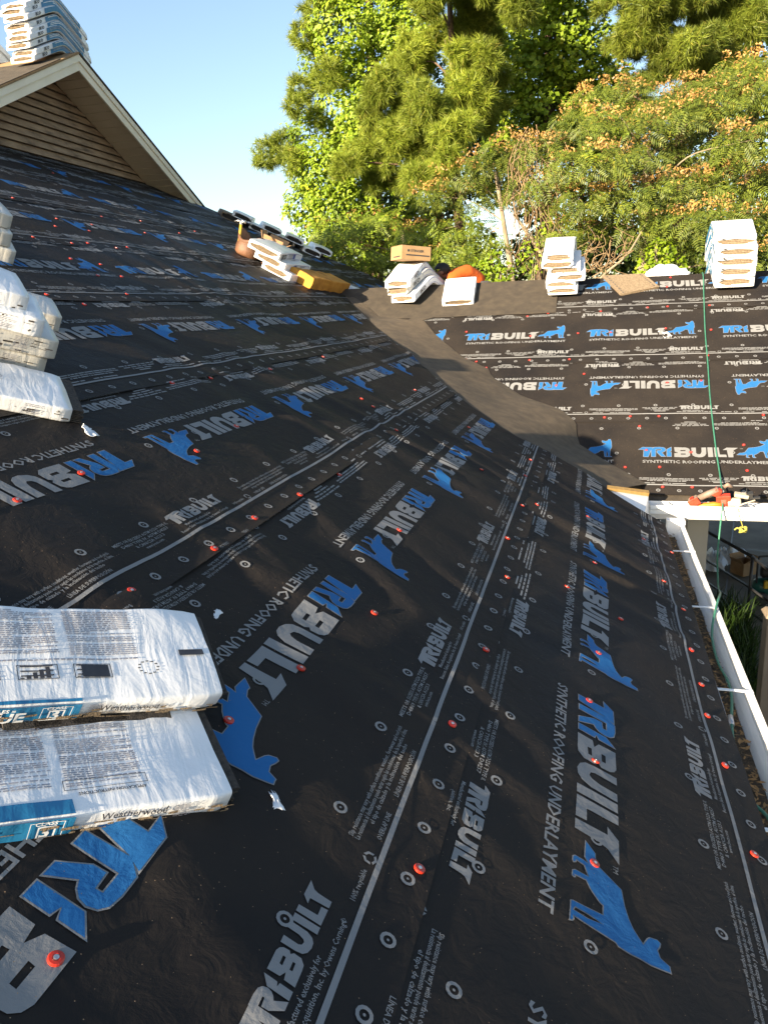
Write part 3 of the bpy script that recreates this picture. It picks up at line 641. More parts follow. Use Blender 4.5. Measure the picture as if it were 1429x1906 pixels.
gutB = sweep(gp2, gB, lin(-.105, 5.5, 10), 'gutter', M['white_metal'], house); gutB['label'] = 'white gutter with hangers across the lower edge of the sunlit slope'
b = MB(); b.prism([(-.106, GYF+p, z) for p, z in ((.172, .05), (.172, -.053), (.045, -.053), (.028, -.020), (.014, -.012), (.012, .022), (.003, .030), (.003, .054))], (.004, 0, 0)); b.build('gutter_end_cap', M['white_metal'], gutB)
for x in (.03, .62, 1.25, 1.9): 
    b = MB(); b.box((x, GYF+.09, .048), (.02, .16, .003)); b.box((x, GYF+.168, .02), (.03, .004, .06)); b.build('gutter_hanger', M['white_metal'], gutB)
b = MB(); b.prism([(-.12, 6.205, -.10), (5.5, 6.205, -.10), (5.5, 6.205, .0), (-.12, 6.205, .0)], (0, .02, 0)); b.build('fascia_board', M['white_metal'], house)
# outlet box dropping from the upper gutter into the lower one
b = MB(); b.box((.06, 5.80, -.052), (.127, .08, .128)); b.build('outlet_box', M['white_metal'], house, bevel=.004)
# bent white end flashing and the bare wood above it
tip = PA(.492, 5.735, .012); gt = Vector((-.122, GYF+.002, .125)); gb = Vector((-.108, GYF, -.056)); lo = PA(.19, 5.62, -.02)
b = MB(); b.prism([tip, lo, gb, gt], (0, .012, .004)); b.build('end_flashing', M['white_metal'], house)
b = MB(); b.prism([tip+Vector((0, -.004, .004)), gt+Vector((0, -.004, .003)), gt+Vector((.004, -.004, .028)), tip+Vector((0, -.004, .022))], (0, .05, .01)); b.build('wood_edge', M['wood'], house)
for (x, y) in ((.33, 6.72), (3.4, 6.72)):
    b = MB(); b.box((x, y, (GROUND-.10)/2), (.165, .165, -GROUND-.10)); b.box((x, y, GROUND+.06), (.21, .21, .12)); b.build('column', M['column'], house, bevel=.006)
b = MB(); b.prism([(-.4, 6.75, -.22), (5.4, 6.75, -.22), (5.4, 6.75, -.08), (-.4, 6.75, -.08)], (0, .1, 0)); b.build('porch_beam', M['column'], house)
house.matrix_world = Matrix.Identity(4)

# ------------------------------------------------------------------ ground
g = sheet_from(lambda x, y: Vector((x, y, GROUND + .03*noise.noise(Vector((x*.2, y*.2, 1))) if abs(x) < 40 else GROUND)), sorted(lin(-400, -45, 8)+lin(-40, 40, 60)+lin(45, 400, 8)), sorted(lin(-400, -45, 8)+lin(-40, 40, 60)+lin(45, 400, 8)), 'ground', M['concrete'], None)
tag(g, kind='structure')
for (xa, ya, xb, yb) in ((1.2, 10.2, 3.4, 22), (-.5, 13.4, 8, 12.2), (.9, 9.4, 8, 8.9), (3.2, 6, 5.2, 20)):
    dn = Vector((yb-ya, xa-xb, 0)).normalized()*.009; zz = Vector((0, 0, GROUND+.034))
    b = MB(); b.add([Vector((xa, ya, 0))-dn+zz, Vector((xb, yb, 0))-dn+zz, Vector((xb, yb, 0))+dn+zz, Vector((xa, ya, 0))+dn+zz], [(0, 1, 2, 3)]); b.build('pavement_joint', M['black_iron'], g)
post = tag(empty('square_post', (.50, 4.55, GROUND)), 'brown square post standing by the long grass at the right edge', 'post')
b = MB(); b.box((0, 0, (-GROUND-.2)/2), (.12, .12, -GROUND-.2)); b.build('shaft', M['post'], post, bevel=.006)
b = MB(); b.box((0, 0, -GROUND-.19), (.15, .15, .03), taper=.7); b.build('post_cap', M['post'], post, bevel=.004)

# ------------------------------------------------------------------ shingle bundles
def frame(o, x, z):
    x = Vector(x).normalized(); z = Vector(z); z = (z - x*z.dot(x)).normalized(); y = z.cross(x)
    return Matrix(((x.x, y.x, z.x, o[0]), (x.y, y.y, z.y, o[1]), (x.z, y.z, z.z, o[2]), (0, 0, 0, 1)))
def spow(c, e): return math.copysign(abs(c)**e, c)
class Bundle:
    def __init__(s, name, mat4, L, W, H, label, group, seed=0, bend=0.0, bend_at=0.0, bend_r=.12, hole=(.42, .36), film='film', ends=(1, 1), oneside=False, sharp=(.17, .26), sag=.0, side_amp=1.0, shingle='shingle', nlay=9, stick=.0, cat='shingle bundle'):
        s.L, s.W, s.H, s.seed, s.bend, s.ba, s.br, s.sag, s.amp, s.one = L, W, H, seed, bend, bend_at, bend_r, sag, side_amp, oneside
        s.root = tag(empty(name, mat=mat4), label, cat, group); s.rng = random.Random(seed*7+3)
        n = 36; m = 30; rad = .008
        xs = [-L/2 + L*i/m for i in range(m+1)]
        V = []; F = []
        def ringpts(x, k):
            hw_, hh_ = W/2*k, H/2*k; rc = min(rad, hh_*.8); P = []
            for (cx, cz, a0) in ((hw_-rc, hh_-rc, 0), (-hw_+rc, hh_-rc, 90), (-hw_+rc, -hh_+rc, 180), (hw_-rc, -hh_+rc, 270)):
                P += [(cx+rc*math.cos(R(a0+30*i)), cz+rc*math.sin(R(a0+30*i))) for i in range(4)]
                if a0 in (0, 180): x_a, z_a = P[-1]; P += [(x_a*(1-2*f), z_a) for f in (.125, .25, .375, .5, .625, .75, .875)]
                else: x_a, z_a = P[-1]; P += [(x_a, z_a*(1-2*f)) for f in (.25, .5, .75)]
            return [s.D(Vector((x, py_, H/2 + pz_))) for py_, pz_ in P]
        def hole_ring(x, sx):
            P = []
            hw, hh = hole
            for j in range(n):
                a = 2*math.pi*j/n; jit = 1 + .30*noise.noise(Vector((math.cos(a)*1.6, math.sin(a)*1.6+seed*2.1, sx)))
                P.append(s.D(Vector((x, W*hw*jit*spow(math.cos(a), .7), H/2 + H*hh*jit*spow(math.sin(a), .8)))))
            return P
        rings = []
        if ends[0]: rings += [hole_ring(-L/2+.035, -1), hole_ring(-L/2+.004, -1)]
        rings += [ringpts(-L/2, .955)] + [ringpts(x, 1.0) for x in xs[1:-1]] + [ringpts(L/2, .955)]
        if ends[1]: rings += [hole_ring(L/2-.004, 1), hole_ring(L/2-.035, 1)]
        for r_ in rings: V += r_
        for i in range(len(rings)-1):
            for j in range(n): F.append((i*n+j, (i+1)*n+j, (i+1)*n+(j+1) % n, i*n+(j+1) % n))
        if not any(ends): pass
        s.wrap = mobj('wrapper', V, F, M[film], s.root, True)
        # the shingles inside
        b = MB(); hz = H*.90/nlay
        for i in range(nlay):
            x0 = -L/2+.010 + s.rng.uniform(-.006, .006); x1 = L/2-.010 + s.rng.uniform(-.006, .006) + stick
            y0 = -W/2+.014 + s.rng.uniform(0, .006); y1 = W/2-.014 - s.rng.uniform(0, .006)
            z0 = H*.05+i*hz; z1 = z0+hz*.64; q = 10
            P = []
            for k in range(q+1):
                x = x0+(x1-x0)*k/q; P += [s.D(Vector((x, y, z)), 0) for y, z in ((y0, z0), (y1, z0), (y1, z1), (y0, z1))]
            FF = [(3, 2, 1, 0), tuple(4*q+c for c in range(4))]
            for k in range(q):
                for c in range(4): FF.append((4*k+c, 4*k+(c+1) % 4, 4*k+4+(c+1) % 4, 4*k+4+c))
            b.add(P, FF)
        s.stack = b.build('shingle_stack', M[shingle], s.root)
    def D(s, p, dis=1):
        L, W, H = s.L, s.W, s.H; x, y, z = p
        if dis:
            q = Vector((x*7+s.seed*3.3, y*7, z*9)); k = s.amp*(.0042*noise.noise(q) + .0026*noise.noise(q*3.1))
            ny = max(0, abs(y)/(W/2)-.9)*10*math.copysign(1, y); nz = max(0, abs(z-H/2)/(H/2)-.7)*3.3*math.copysign(1, z-H/2)
            y += k*ny; z += k*max(nz, 0)
            z += .003*max(0, 1-(2*y/W)**2)*(1 if z > H*.8 else 0)*s.amp
        z += s.sag*(x/(L/2))**2
        if s.bend:
            d_ = x-s.ba; rt = math.sqrt(d_*d_ + s.br**2); z -= s.bend*((rt - d_)/2 if s.one else rt - s.br)
        return Vector((x, y, z))
    def side(s, fn, V2, T2, Mi, mats, name, off=.0022, parent=None):
        me = mobj(name, [fn(float(a), float(b_), off) for a, b_ in V2], [tuple(int(i) for i in t) for t in T2], mats, parent or s.wrap, False, [int(i) for i in Mi])
        return me
    # surface maps: (a along, b across) -> point
    def top(s, a, b_, off): return s.D(Vector((a, b_, s.H))) + Vector((0, 0, off))
    def ysd(s, sg):
        def f(a, b_, off): return s.D(Vector((a, sg*(s.W/2), b_))) + Vector((0, sg*(off+.001), 0))
        return f
    def xsd(s, sg):
        def f(a, b_, off): return s.D(Vector((sg*(s.L/2), a, b_))) + Vector((sg*(off), 0, 0))
        return f
def gridquad(a0, a1, b0, b1, st=.03):
    na = max(1, int(abs(a1-a0)/st)); nb = max(1, int(abs(b1-b0)/st))
    V = [(a0+(a1-a0)*i/na, b0+(b1-b0)*j/nb) for j in range(nb+1) for i in range(na+1)]
    T = []
    for j in range(nb):
        for i in range(na):
            p = j*(na+1)+i; T += [(p, p+1, p+na+2), (p, p+na+2, p+na+1)]
    return np.array(V), np.array(T)
def block(a0, a1, b0, b1, pitch, seed, thick=.55, left=True):
    """lines of fine print too small to read: one bar per word"""
    rng = random.Random(seed); P = []; b = b1
    while b > b0:
        x = a0; end = a1 - (rng.uniform(.25, .7)*(a1-a0) if rng.random() < .22 else rng.uniform(0, .03)*(a1-a0))
        while x < end:
            l = min(rng.uniform(.004, .016), end-x); v, t = gridquad(x, x+l, b-pitch*thick, b, .05); P.append((v, t, 0)); x += l + .0028
        b -= pitch * (1 if rng.random() > .12 else 1.9)
    return merge(P)
def scuffs(a0, a1, b0, b1, seed, n=26):
    rng = random.Random(seed); P = []
    for _ in range(n):
        a = rng.uniform(a0, a1); b_ = b0 + (b1-b0)*rng.random()**1.5; v, t = gridquad(a, a+rng.uniform(.006, .035), b_, b_+rng.uniform(.0015, .005)); v[:, 1] += np.linspace(0, rng.uniform(-.006, .006), len(v)); P.append((v, t, 0))
    return merge(P)
def rectline(a0, a1, b0, b1, w_):
    P = []
    for q in ((a0, a1, b0, b0+w_), (a0, a1, b1-w_, b1), (a0, a0+w_, b0, b1), (a1-w_, a1, b0, b1)):
        v, t = gridquad(*q); P.append((v, t, 0))
    return P
def txt(body, size, a, b_, bold=.02, sx=1.0, flip=1):
    v, t, wd = text2d(body, size, bold, 2); v = v*np.array([sx*flip, flip]) + np.array([a, b_]); return v, t, 0
SH = {'A': (ES, EY, NA)}
def on_A(s_, y_, h, ang): # frame on slope A, long axis turned ang from straight down-slope towards +y
    d = ES*(-math.cos(ang)) + EY*math.sin(ang); return d, PA(s_, y_, h)
def bundle_at_corner(name, s_, y_, h, ang, L, W, H, label, group, tilt=0.0, **kw):
    """front right bottom corner given on slope A"""
    d, F_ = on_A(s_, y_, h, ang); z = NA
    wdir = z.cross(d)
    if tilt: z = (NA*math.cos(tilt) - wdir*math.sin(tilt)).normalized(); wdir = z.cross(d)
    return Bundle(name, frame(F_ - d*(L/2) + wdir*(W/2), d, z), L, W, H, label, group, **kw)
G_NEAR = 'wrapped bundles in the foreground pair'
AN = R(48.6)
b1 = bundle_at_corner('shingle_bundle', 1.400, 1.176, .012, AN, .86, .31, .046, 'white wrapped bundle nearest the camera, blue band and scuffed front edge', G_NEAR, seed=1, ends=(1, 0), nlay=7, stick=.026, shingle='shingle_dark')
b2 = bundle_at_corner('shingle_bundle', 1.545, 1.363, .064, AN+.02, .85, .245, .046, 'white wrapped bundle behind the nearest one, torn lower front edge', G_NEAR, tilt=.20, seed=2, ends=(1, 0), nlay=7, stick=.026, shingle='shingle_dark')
for bi, (B_, blu, word, sd) in enumerate(((b1, 'RÉ', 0, 11), (b2, 'TRUE', 1, 12))):
    L, W, H = B_.L, B_.W, B_.H; fr = B_.ysd(-1); x0 = L/2
    # fine print on top, upside down to the reader in front, in three columns
    for c, (a0, a1) in enumerate(((x0-.305, x0-.165), (x0-.475, x0-.325), (x0-.64, x0-.49))):
        lo_, hi_ = ((-W*.30, W*.16) if bi == 0 else (-W*.03, W*.44))
        v, t, m_ = block(a0, a1, lo_, hi_, .0050, sd*10+c, .52); B_.side(B_.top, v, t, m_, [M['ink_text']], 'fine_print')['kind'] = 'stuff'
    if bi == 0:
        P = rectline(x0-.31, x0-.16, -W*.30-.010, -W*.30+.012, .0012) + rectline(x0-.48, x0-.32, W*.15, W*.15+.022, .0012)
        v, t, m_ = merge(P); B_.side(B_.top, v, t, m_, [M['ink_black']], 'printed_frame')['kind'] = 'stuff'
        v, t, m_ = merge([txt('APPLICATION INSTRUCTIONS', .009, x0-.165, -W*.30-.016, .02, 1, -1), txt('WARRANTY COVERAGE AND', .009, x0-.335, W*.15+.012, .03, 1, -1)]); B_.side(B_.top, v, t, m_, [M['ink_black']], 'printed_heading')
    else:
        P = []
        for i in range(4): # installation pictograms
            a = x0-.62+.105*i
            P += rectline(a, a+.075, -W*.27, -W*.13, .0015)
            for j in range(5): v, t = gridquad(a+.012*j+.004, a+.012*j+.012, -W*.26+.006*j*(i % 2), -W*.25+.006*j); P.append((v, t, 0))
            for j in range(3): v, t = gridquad(a+.006, a+.066, -W*.24+.011*j, -W*.24+.011*j+.003); P.append((v, t, 0))
        v, t = gridquad(x0-.29, x0-.235, -W*.26, -W*.14); P.append((v, t, 0))
        v, t = gridquad(x0-.075, x0-.018, -W*.07, -W*.005); P.append((v, t, 0))
        for an in range(12):
            v, t = gridquad(x0-.155+.020*math.cos(an*.5236), x0-.149+.020*math.cos(an*.5236), -W*.19+.016*math.sin(an*.5236), -W*.19+.0175+.016*math.sin(an*.5236)-.015); P.append((v, t, 0))
        v, t, m_ = merge(P); B_.side(B_.top, v, t, m_, [M['ink_black']], 'printed_pictogram')['kind'] = 'stuff'
        v, t, m_ = block(x0-.64, x0-.165, -W*.09, -W*.075, .0062, 77, .5); B_.side(B_.top, v, t, m_, [M['ink_text']], 'fine_print')
    # blue band wrapping over the front top edge
    xe = x0-.30
    v, t = gridquad(-L/2+.02, xe, .003, H*.985, .008); B_.side(fr, v, t, np.zeros(len(t)), [M['film_blue']], 'blue_band')
    v, t = gridquad(-L/2+.02, xe, -W/2+.003, -W/2+(.034 if bi == 0 else .010), .008); B_.side(B_.top, v, t, np.zeros(len(t)), [M['film_blue']], 'blue_band', .0016)
    P = [txt(blu, .040, xe-(.165 if bi == 0 else .165)-.03*bi, .004, .03)]
    P += [txt('CLASS', .013, xe-.064, H*.73, .02), txt('3', .036, xe-.054, .006, .04)] + rectline(xe-.072, xe-.016, .003, H*.90, .0014) + rectline(xe-.058, xe-.028, .004, H*.68, .003)
    P += [txt('BUNDLES =' if bi else 'MENT UN', .013, xe-.185, H*.74, .02)]
    v, t, m_ = merge(P); B_.side(fr, v, t, m_, [M['ink_white']], 'band_lettering', .0034)['kind'] = 'stuff'
    v, t, m_ = merge([txt('Weatherwood', .0235, x0-(.255 if bi == 0 else .262), H*(.62 if bi == 0 else .42), .01, .86)]); B_.side(fr, v, t, m_, [M['ink_black']], 'printed_word', .003)
    v, t, m_ = block(x0-.12 if bi == 0 else x0-.285, x0-.085 if bi == 0 else x0-.255, .008, H*.9, .0035, sd+40, .5); B_.side(fr, v, t, m_, [M['ink_text']], 'fine_print', .003)
for B_, sd in ((b1, 5), (b2, 6)):
    v, t, m_ = scuffs(-B_.L/2+.03, B_.L/2-.01, .001, B_.H*.55, sd, 90); B_.side(B_.ysd(-1), v, t, m_, [M['shingle']], 'granule_dirt', .0042)['kind'] = 'stuff'
# ragged dirt and exposed shingle under the torn edge of the second bundle
b = MB(); rng = random.Random(3)
for i in range(7):
    for j in range(3):
        xx = b2.L/2-.20-.6*rng.random(); b.box((xx, -b2.W/2+.004-.003*j, -.010+.005*j), (rng.uniform(.10, .22), .030, .0045), Matrix.Rotation(rng.uniform(-.06, .06), 3, 'Z'))
b.build('exposed_shingle_edge', M['shingle_dark'], b2.root)

G_L = 'wrapped bundles in the shingled row at the left edge'
row = [(2.692, 2.385, .016, .055, .33, 'film', 'lowest bundle of the left pile, brown shingles showing past its right end', .05),
       (3.013, 2.640, .014, .083, .33, 'film_dirty', 'dirty white bundle at the bottom of the stacked part of the left pile', 0),
       (2.994, 2.655, .099, .080, .33, 'film_dirty', 'scuffed bundle second from the bottom of the stacked part of the left pile', 0),
       (3.022, 2.580, .181, .075, .32, 'film', 'bundle third from the bottom of the stacked part of the left pile', 0),
       (3.375, 3.20, .014, .080, .30, 'film_dirty', 'bundle jutting out furthest right behind the left pile', 0),
       (3.100, 2.565, .250, .066, .32, 'film', 'topmost bundle of the left pile with its brown end open', .0)]
for i, (s_, y_, h_, H_, W_, fm_, lab, st) in enumerate(row):
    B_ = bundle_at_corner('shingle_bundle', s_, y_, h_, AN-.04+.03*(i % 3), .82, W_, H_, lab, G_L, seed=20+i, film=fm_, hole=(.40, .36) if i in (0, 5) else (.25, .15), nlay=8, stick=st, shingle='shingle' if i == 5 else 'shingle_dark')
    fr = B_.ysd(-1)
    v, t, m_ = block(B_.L/2-.16, B_.L/2-.11, .012, H_*.85, .006, 60+i, .4); B_.side(fr, v, t, m_, [M['ink_text']], 'fine_print')['kind'] = 'stuff'
    v, t, m_ = scuffs(B_.L/2-.55, B_.L/2-.03, .008, H_*.8, 90+i); B_.side(fr, v, t, m_, [M['shingle_dark']], 'scuff_marks')['kind'] = 'stuff'
    if i == 0:
        v, t, m_ = block(B_.L/2-.56, B_.L/2-.22, -.03, .05, .0075, 5, .5); B_.side(B_.top, v, t, m_, [M['ink_text']], 'fine_print')['kind'] = 'stuff'
for i, (s_, y_, h_) in enumerate(((4.195, 3.86, .016), (4.229, 3.845, .100), (4.285, 3.885, .184))):
    bundle_at_corner('shingle_bundle', s_, y_, h_, AN+.05*i, .8, .32, .080, ('lower', 'middle', 'upper')[i] + ' of the three white bundles peeking in at the left edge, high up', 'three bundles peeking in at the left edge', seed=40+i, film='film_dirty', nlay=6, hole=(.3, .25))

# stack of three with an open box and foam beside it, on slope A
G_M = 'stack of three bundles beside the orange foam'
AM = R(-93)
for i, (s_, y_, H_) in enumerate(((4.235, 8.16, .085), (4.33, 8.17, .080), (4.40, 8.10, .085))):
    d, F_ = on_A(s_, y_, .012 + .088*i, AM + R((-4, 6, 9)[i])); wdir = NA.cross(d); L, W = .92, .38
    lab = ('bottom bundle of the three beside the orange foam, its film corner nearest', 'middle bundle of the three beside the orange foam, navy marks on its side', 'top bundle of the three beside the orange foam, black letters on its side')[i]
    B_ = Bundle('shingle_bundle', frame(F_ - d*(L/2) - wdir*(W/2), d, NA), L, W, H_, lab, G_M, seed=50+i, hole=(.38, .32), nlay=8, sag=-.01*i)
    sd_ = B_.ysd(1)
    P = [txt('IKO', .055, L/2-.10, .070, .03, 1.25, -1)] if i == 2 else []
    if P: v, t, m_ = merge([(p[0], p[1], 0) for p in P]); v[:, 0] = 2*(L/2-.10) - v[:, 0] - .0; v[:, 1] = .09 - v[:, 1]
    if i == 2:
        v, t, wd = text2d('IKO', .075, .04, 2); v = np.stack([L/2-.06 - v[:, 0]*1.3, v[:, 1] + .014], 1); B_.side(sd_, v, t, np.zeros(len(t)), [M['ink_black']], 'printed_word', .004)
    if i:
        P = rectline(-L/2+.10, L/2-.25, .012, H_-.012, .004); v, t, m_ = merge(P); B_.side(sd_, v, t, m_, [M['film_navy']], 'printed_frame', .004)['kind'] = 'stuff'
        v, t = gridquad(-.12, -.04, .016, H_-.016) if i == 2 else gridquad(.10, .18, .016, H_-.016); B_.side(sd_, v, t, np.zeros(len(t)), [M['film_navy']], 'printed_emblem', .005)
        v, t, m_ = block(0 if i == 2 else -.2, .16 if i == 2 else .08, .02, H_-.02, .02, 31+i, .6); B_.side(sd_, v, t, m_, [M['ink_text']], 'fine_print', .005)

# bundles hanging over the hip
G_H = 'bundles laid over the far hip'
hipS = [6.72, 6.52, 6.36, 6.18, 6.00, 5.84, 5.66, 5.49]
ords = ['topmost', 'second', 'third', 'fourth', 'fifth', 'sixth', 'seventh', 'lowest']
for i, s_ in enumerate(hipS):
    rj = random.Random(i*5+1); d = (ES*(-.42+rj.uniform(-.16, .16)) + EY*(-.88)).normalized(); L, W, H_ = .80, .30, .080
    c = PA(s_+rj.uniform(-.03, .03), hip_y(s_) - .20 + rj.uniform(-.12, .08), .022 + (.074 if i % 2 else 0)); wdir = NA.cross(d)
    bare = i == 0
    Bundle('shingle_bundle', frame(c, d, NA), L, W, H_, ('topmost bundle on the far hip, bare brown shingles with little film' if bare else ords[i] + ' white wrapped bundle from the gable end along the far hip'), G_H, seed=70+i,
           bend=.9, bend_at=-.24, bend_r=.10, oneside=True, hole=(.44, .38), nlay=7, film='shingle' if bare else 'film', shingle='shingle_dark')

# ridge of the sunlit slope
def ridge_bundle(x, y_mid, z, rot, L, W, H_, label, group, **kw):
    xd = Matrix.Rotation(rot, 3, 'Z') @ Vector((0, -1, 0))
    return Bundle('shingle_bundle', frame(Vector((x, y_mid, z)), xd, (0, 0, 1)), L, W, H_, label, group, bend=SP/CP, bend_r=.07, **kw)
ords = ['bottom', 'second', 'third', 'fourth', 'fifth', 'top']
G_S1 = 'tall stack draped over the ridge at the far right'
zb = ZR + .012 + .035
for i in range(5):
    jx = (.0, .012, .018, .002, -.006)[i]; B_ = ridge_bundle(.825+jx, YR-.015*(i % 2), zb + .098*i - .0, R((1, -1, 0, 1.5, 0)[i]), .80, .39, .098, (ords[i] if i < 4 else 'top') + ' bundle of the right ridge stack beside the green hose', G_S1, seed=100+i, hole=(.40 if i != 2 else .47, .30), nlay=5)
    sd_ = B_.ysd(-1)
    v, t = gridquad(-.30, .22, .022, .078, .03); B_.side(sd_, v, t, np.zeros(len(t)), [M['film_blue']], 'blue_band', .004)
    v, t, m_ = block(.0, .2, .034, .066, .02, 8+i, .5); B_.side(sd_, v, t, m_, [M['ink_white']], 'band_lettering', .006)
    v, t, m_ = merge([(*gridquad(-.135, -.115, .080, .092), 0), (*gridquad(-.12, -.10, .075, .085), 0)]); B_.side(B_.xsd(1), v, t, m_, [M['ink_black']], 'printed_mark', .003)
    if i == 4:
        v, t, m_ = block(.1, .3, -.10, .10, .045, 8, .14); B_.side(B_.top, v, t, m_, [M['ink_text']], 'fine_print', .003)
G_S2 = 'tall stack draped over the ridge left of the loose shingles'
for i in range(6):
    jx = (0.0, .0, .07, .03, -.04, -.03)[i]; hb = (.068, .068, .072, .072, .062, .085)[i]; zo = sum((.068, .068, .072, .072, .062, .085)[:i])
    B_ = ridge_bundle(-.905+jx, YR+.02*(i % 2), zb + zo, R((2, -2, 3, 1, -3, -2)[i]), .80, .32, hb, ords[i] + ' bundle of the ridge stack just left of the loose shingles', G_S2, seed=120+i, hole=(.42, .33) if i not in (3, 4) else (.48, .43), nlay=4)
    sd_ = B_.ysd(1); v, t, m_ = block(-.1, .3, .018, hb-.012, .02, 18+i, .5); B_.side(sd_, v, t, m_, [M['ink_text']], 'fine_print', .004)
G_S3 = 'bundles under the cardboard box on the ridge'
for i, (x, rot, zz, W_, xm) in enumerate(((-2.52, -22, 0, .33, 0), (-2.56, -26, .088, .30, .02), (-2.63, -14, .165, .33, 0))):
    B_ = ridge_bundle(x, YR-.03, zb + zz, R(rot), .84, W_, .082, ('bottom bundle under the cardboard box on the ridge', 'middle bundle under the box on the ridge, film open over brown shingles', 'upper bundle carrying the cardboard box on the ridge')[i], G_S3, seed=140+i, hole=(.38, .33) if i != 1 else (.48, .44), nlay=5, film='film' if i != 1 else 'film_dirty')
    sd_ = B_.ysd(1)
    v, t, wd = text2d('IKO', .055, .03, 2); v = np.stack([.30 - v[:, 0]*1.2, v[:, 1] + .02], 1); B_.side(sd_, v, t, np.zeros(len(t)), [M['ink_black']], 'printed_word', .004)
    P = rectline(-.28, .12, .014, .07, .004); v, t, m_ = merge(P); B_.side(sd_, v, t, m_, [M['film_navy']], 'printed_frame', .004)['kind'] = 'stuff'
B_ = Bundle('shingle_bundle', frame(PB(-2.05, 3.345, .022), -ET + EX*.05, NB), .50, .36, .075, 'single flat bundle on the ridge in front of the crouching worker', None, seed=150, hole=(.40, .33), nlay=5)
v, t, m_ = merge([(*gridquad(.20, .22, -.10, -.07), 0), (*gridquad(.12, .15, -.08, -.03), 0)] + rectline(.0, .22, -.02, .12, .002)); B_.side(B_.top, v, t, m_, [M['ink_text']], 'printed_mark', .003)
d = (ES*(-.80) + EY*(-.60)).normalized()
Bundle('shingle_bundle', frame(PA(4.05, 9.95, .012), d, NA), .8, .34, .085, 'white bundle lying alone just left of the cardboard box, behind the ridge end', None, seed=155, hole=(.40, .34), nlay=7, shingle='shingle_dark', bend=.6, bend_at=-.1, oneside=True)

# gable peak stacks
G_P = 'bundles stacked on the gable peak'
nm = ['bottom', 'second', 'third', 'fourth', 'fifth', 'sixth', 'seventh', 'eighth', 'top']
for i in range(9):
    jx = .02*math.sin(i*2.3); jy = .03*math.sin(i*1.7)
    xd = Vector((0, -1, 0))
    B_ = Bundle('shingle_bundle', frame(Vector((-6.67+jx, AY-.03+jy-.004*i, AZ+.046+.0635*i)), xd, (0, 0, 1)), 1.08, .31, .0625, nm[i] + ' bundle in the gable peak stack' + (', lying on the ridge' if i == 0 else ', under open sky' if i == 8 else ''), G_P, seed=200+i, bend=RK, bend_r=.06, hole=(.38, .30), nlay=7)
    sd_ = B_.ysd(1)
    v, t = gridquad(-.40, .24, .007, .058, .03); B_.side(sd_, v, t, np.zeros(len(t)), [M['film_blue']], 'blue_band', .003)
    v, t, m_ = block(-.36, .20, .020, .050, .016, 8+i, .5); B_.side(sd_, v, t, m_, [M['ink_white'] if i % 3 else M['ink_text']], 'band_lettering', .005)
    v, t, wd = text2d('IKO', .048, .03, 1); v = np.stack([.40 - v[:, 0]*1.15, v[:, 1] + .014], 1); B_.side(sd_, v, t, np.zeros(len(t)), [M['ink_black']], 'printed_word', .004)
for i in range(4):
    Bundle('shingle_bundle', frame(Vector((-7.72+.02*(i % 2), AY+.02, AZ+.068+.078*i)), Vector((0, -1, 0)), (0, 0, 1)), .92, .33, .076, ('bottom', 'second', 'third', 'top')[i] + ' bundle of the partly hidden ridge stack at the left picture edge', 'partly hidden ridge stack at the left picture edge', seed=220+i, bend=RK, bend_r=.06, hole=(.38, .30), nlay=7)

# ------------------------------------------------------------------ torn scraps of film
def scrap(P, nrm, size, seed, label, on):
    q = nrm.to_track_quat('Z', 'Y').to_matrix().to_4x4(); rz = Matrix.Rotation(seed*1.3, 4, 'Z'); Mx = Matrix.Translation(P) @ q @ rz
    V = []; F = []; n = 7
    for j in range(n+1):
        for i in range(n+1):
            u, v = i/n-.5, j/n-.5
            e = .22*noise.noise(Vector((u*3+seed, v*3, seed)))
            V.append(Vector(((u*1.5+e)*size, (v*(.6+.6*u)+e*.6)*size, size*(.12 + .26*abs(noise.noise(Vector((u*3.2, v*3.2, seed*2.1)))) + .10*noise.noise(Vector((u*8, v*8, seed)))) - .10*size)))
    for j in range(n):
        for i in range(n):
            if (i in (0, n-1) and j in (0, n-1)) or (random.Random(seed*100+j*9+i).random() < .1 and (i in (0, n-1) or j in (0, n-1))): continue
            a = j*(n+1)+i; F.append((a, a+1, a+n+2, a+n+1))
    o = mobj('film_scrap', V, F, M['film'], None, True); o.matrix_world = Mx
    md = o.modifiers.new('thickness', 'SOLIDIFY'); md.thickness = .0008
    tag(o, label, 'plastic scrap', 'torn scraps of white film')
scrap(PA(1.33, 1.262, .018), NA, .034, 3, 'torn white film scrap at the lower right corner of the nearest bundle', 0)
scrap(PA(1.735, 1.76, .018), NA, .030, 5, 'torn white film scrap at the upper right corner of the second bundle', 0)
scrap(PA(2.62, 2.40, .018), NA, .060, 8, 'torn white film hanging at the right end of the lowest left row bundle', 0)
scrap(PB(.13, 2.40, .012), NB, .10, 9, 'white torn scrap lying on the printed lettering of the sunlit slope', 0)
b = MB(); b.add([PB(-.12, 1.335, .014), PB(-.095, 1.33, .014), PB(-.06, 1.275, .013), PB(-.08, 1.27, .013)], [(0, 3, 2, 1)]); o = b.build('wood_chip', M['cardboard'])
md = o.modifiers.new('thickness', 'SOLIDIFY'); md.thickness = .004; tag(o, 'small pale wood chip on the sunlit slope below the wolf print', 'wood chip')

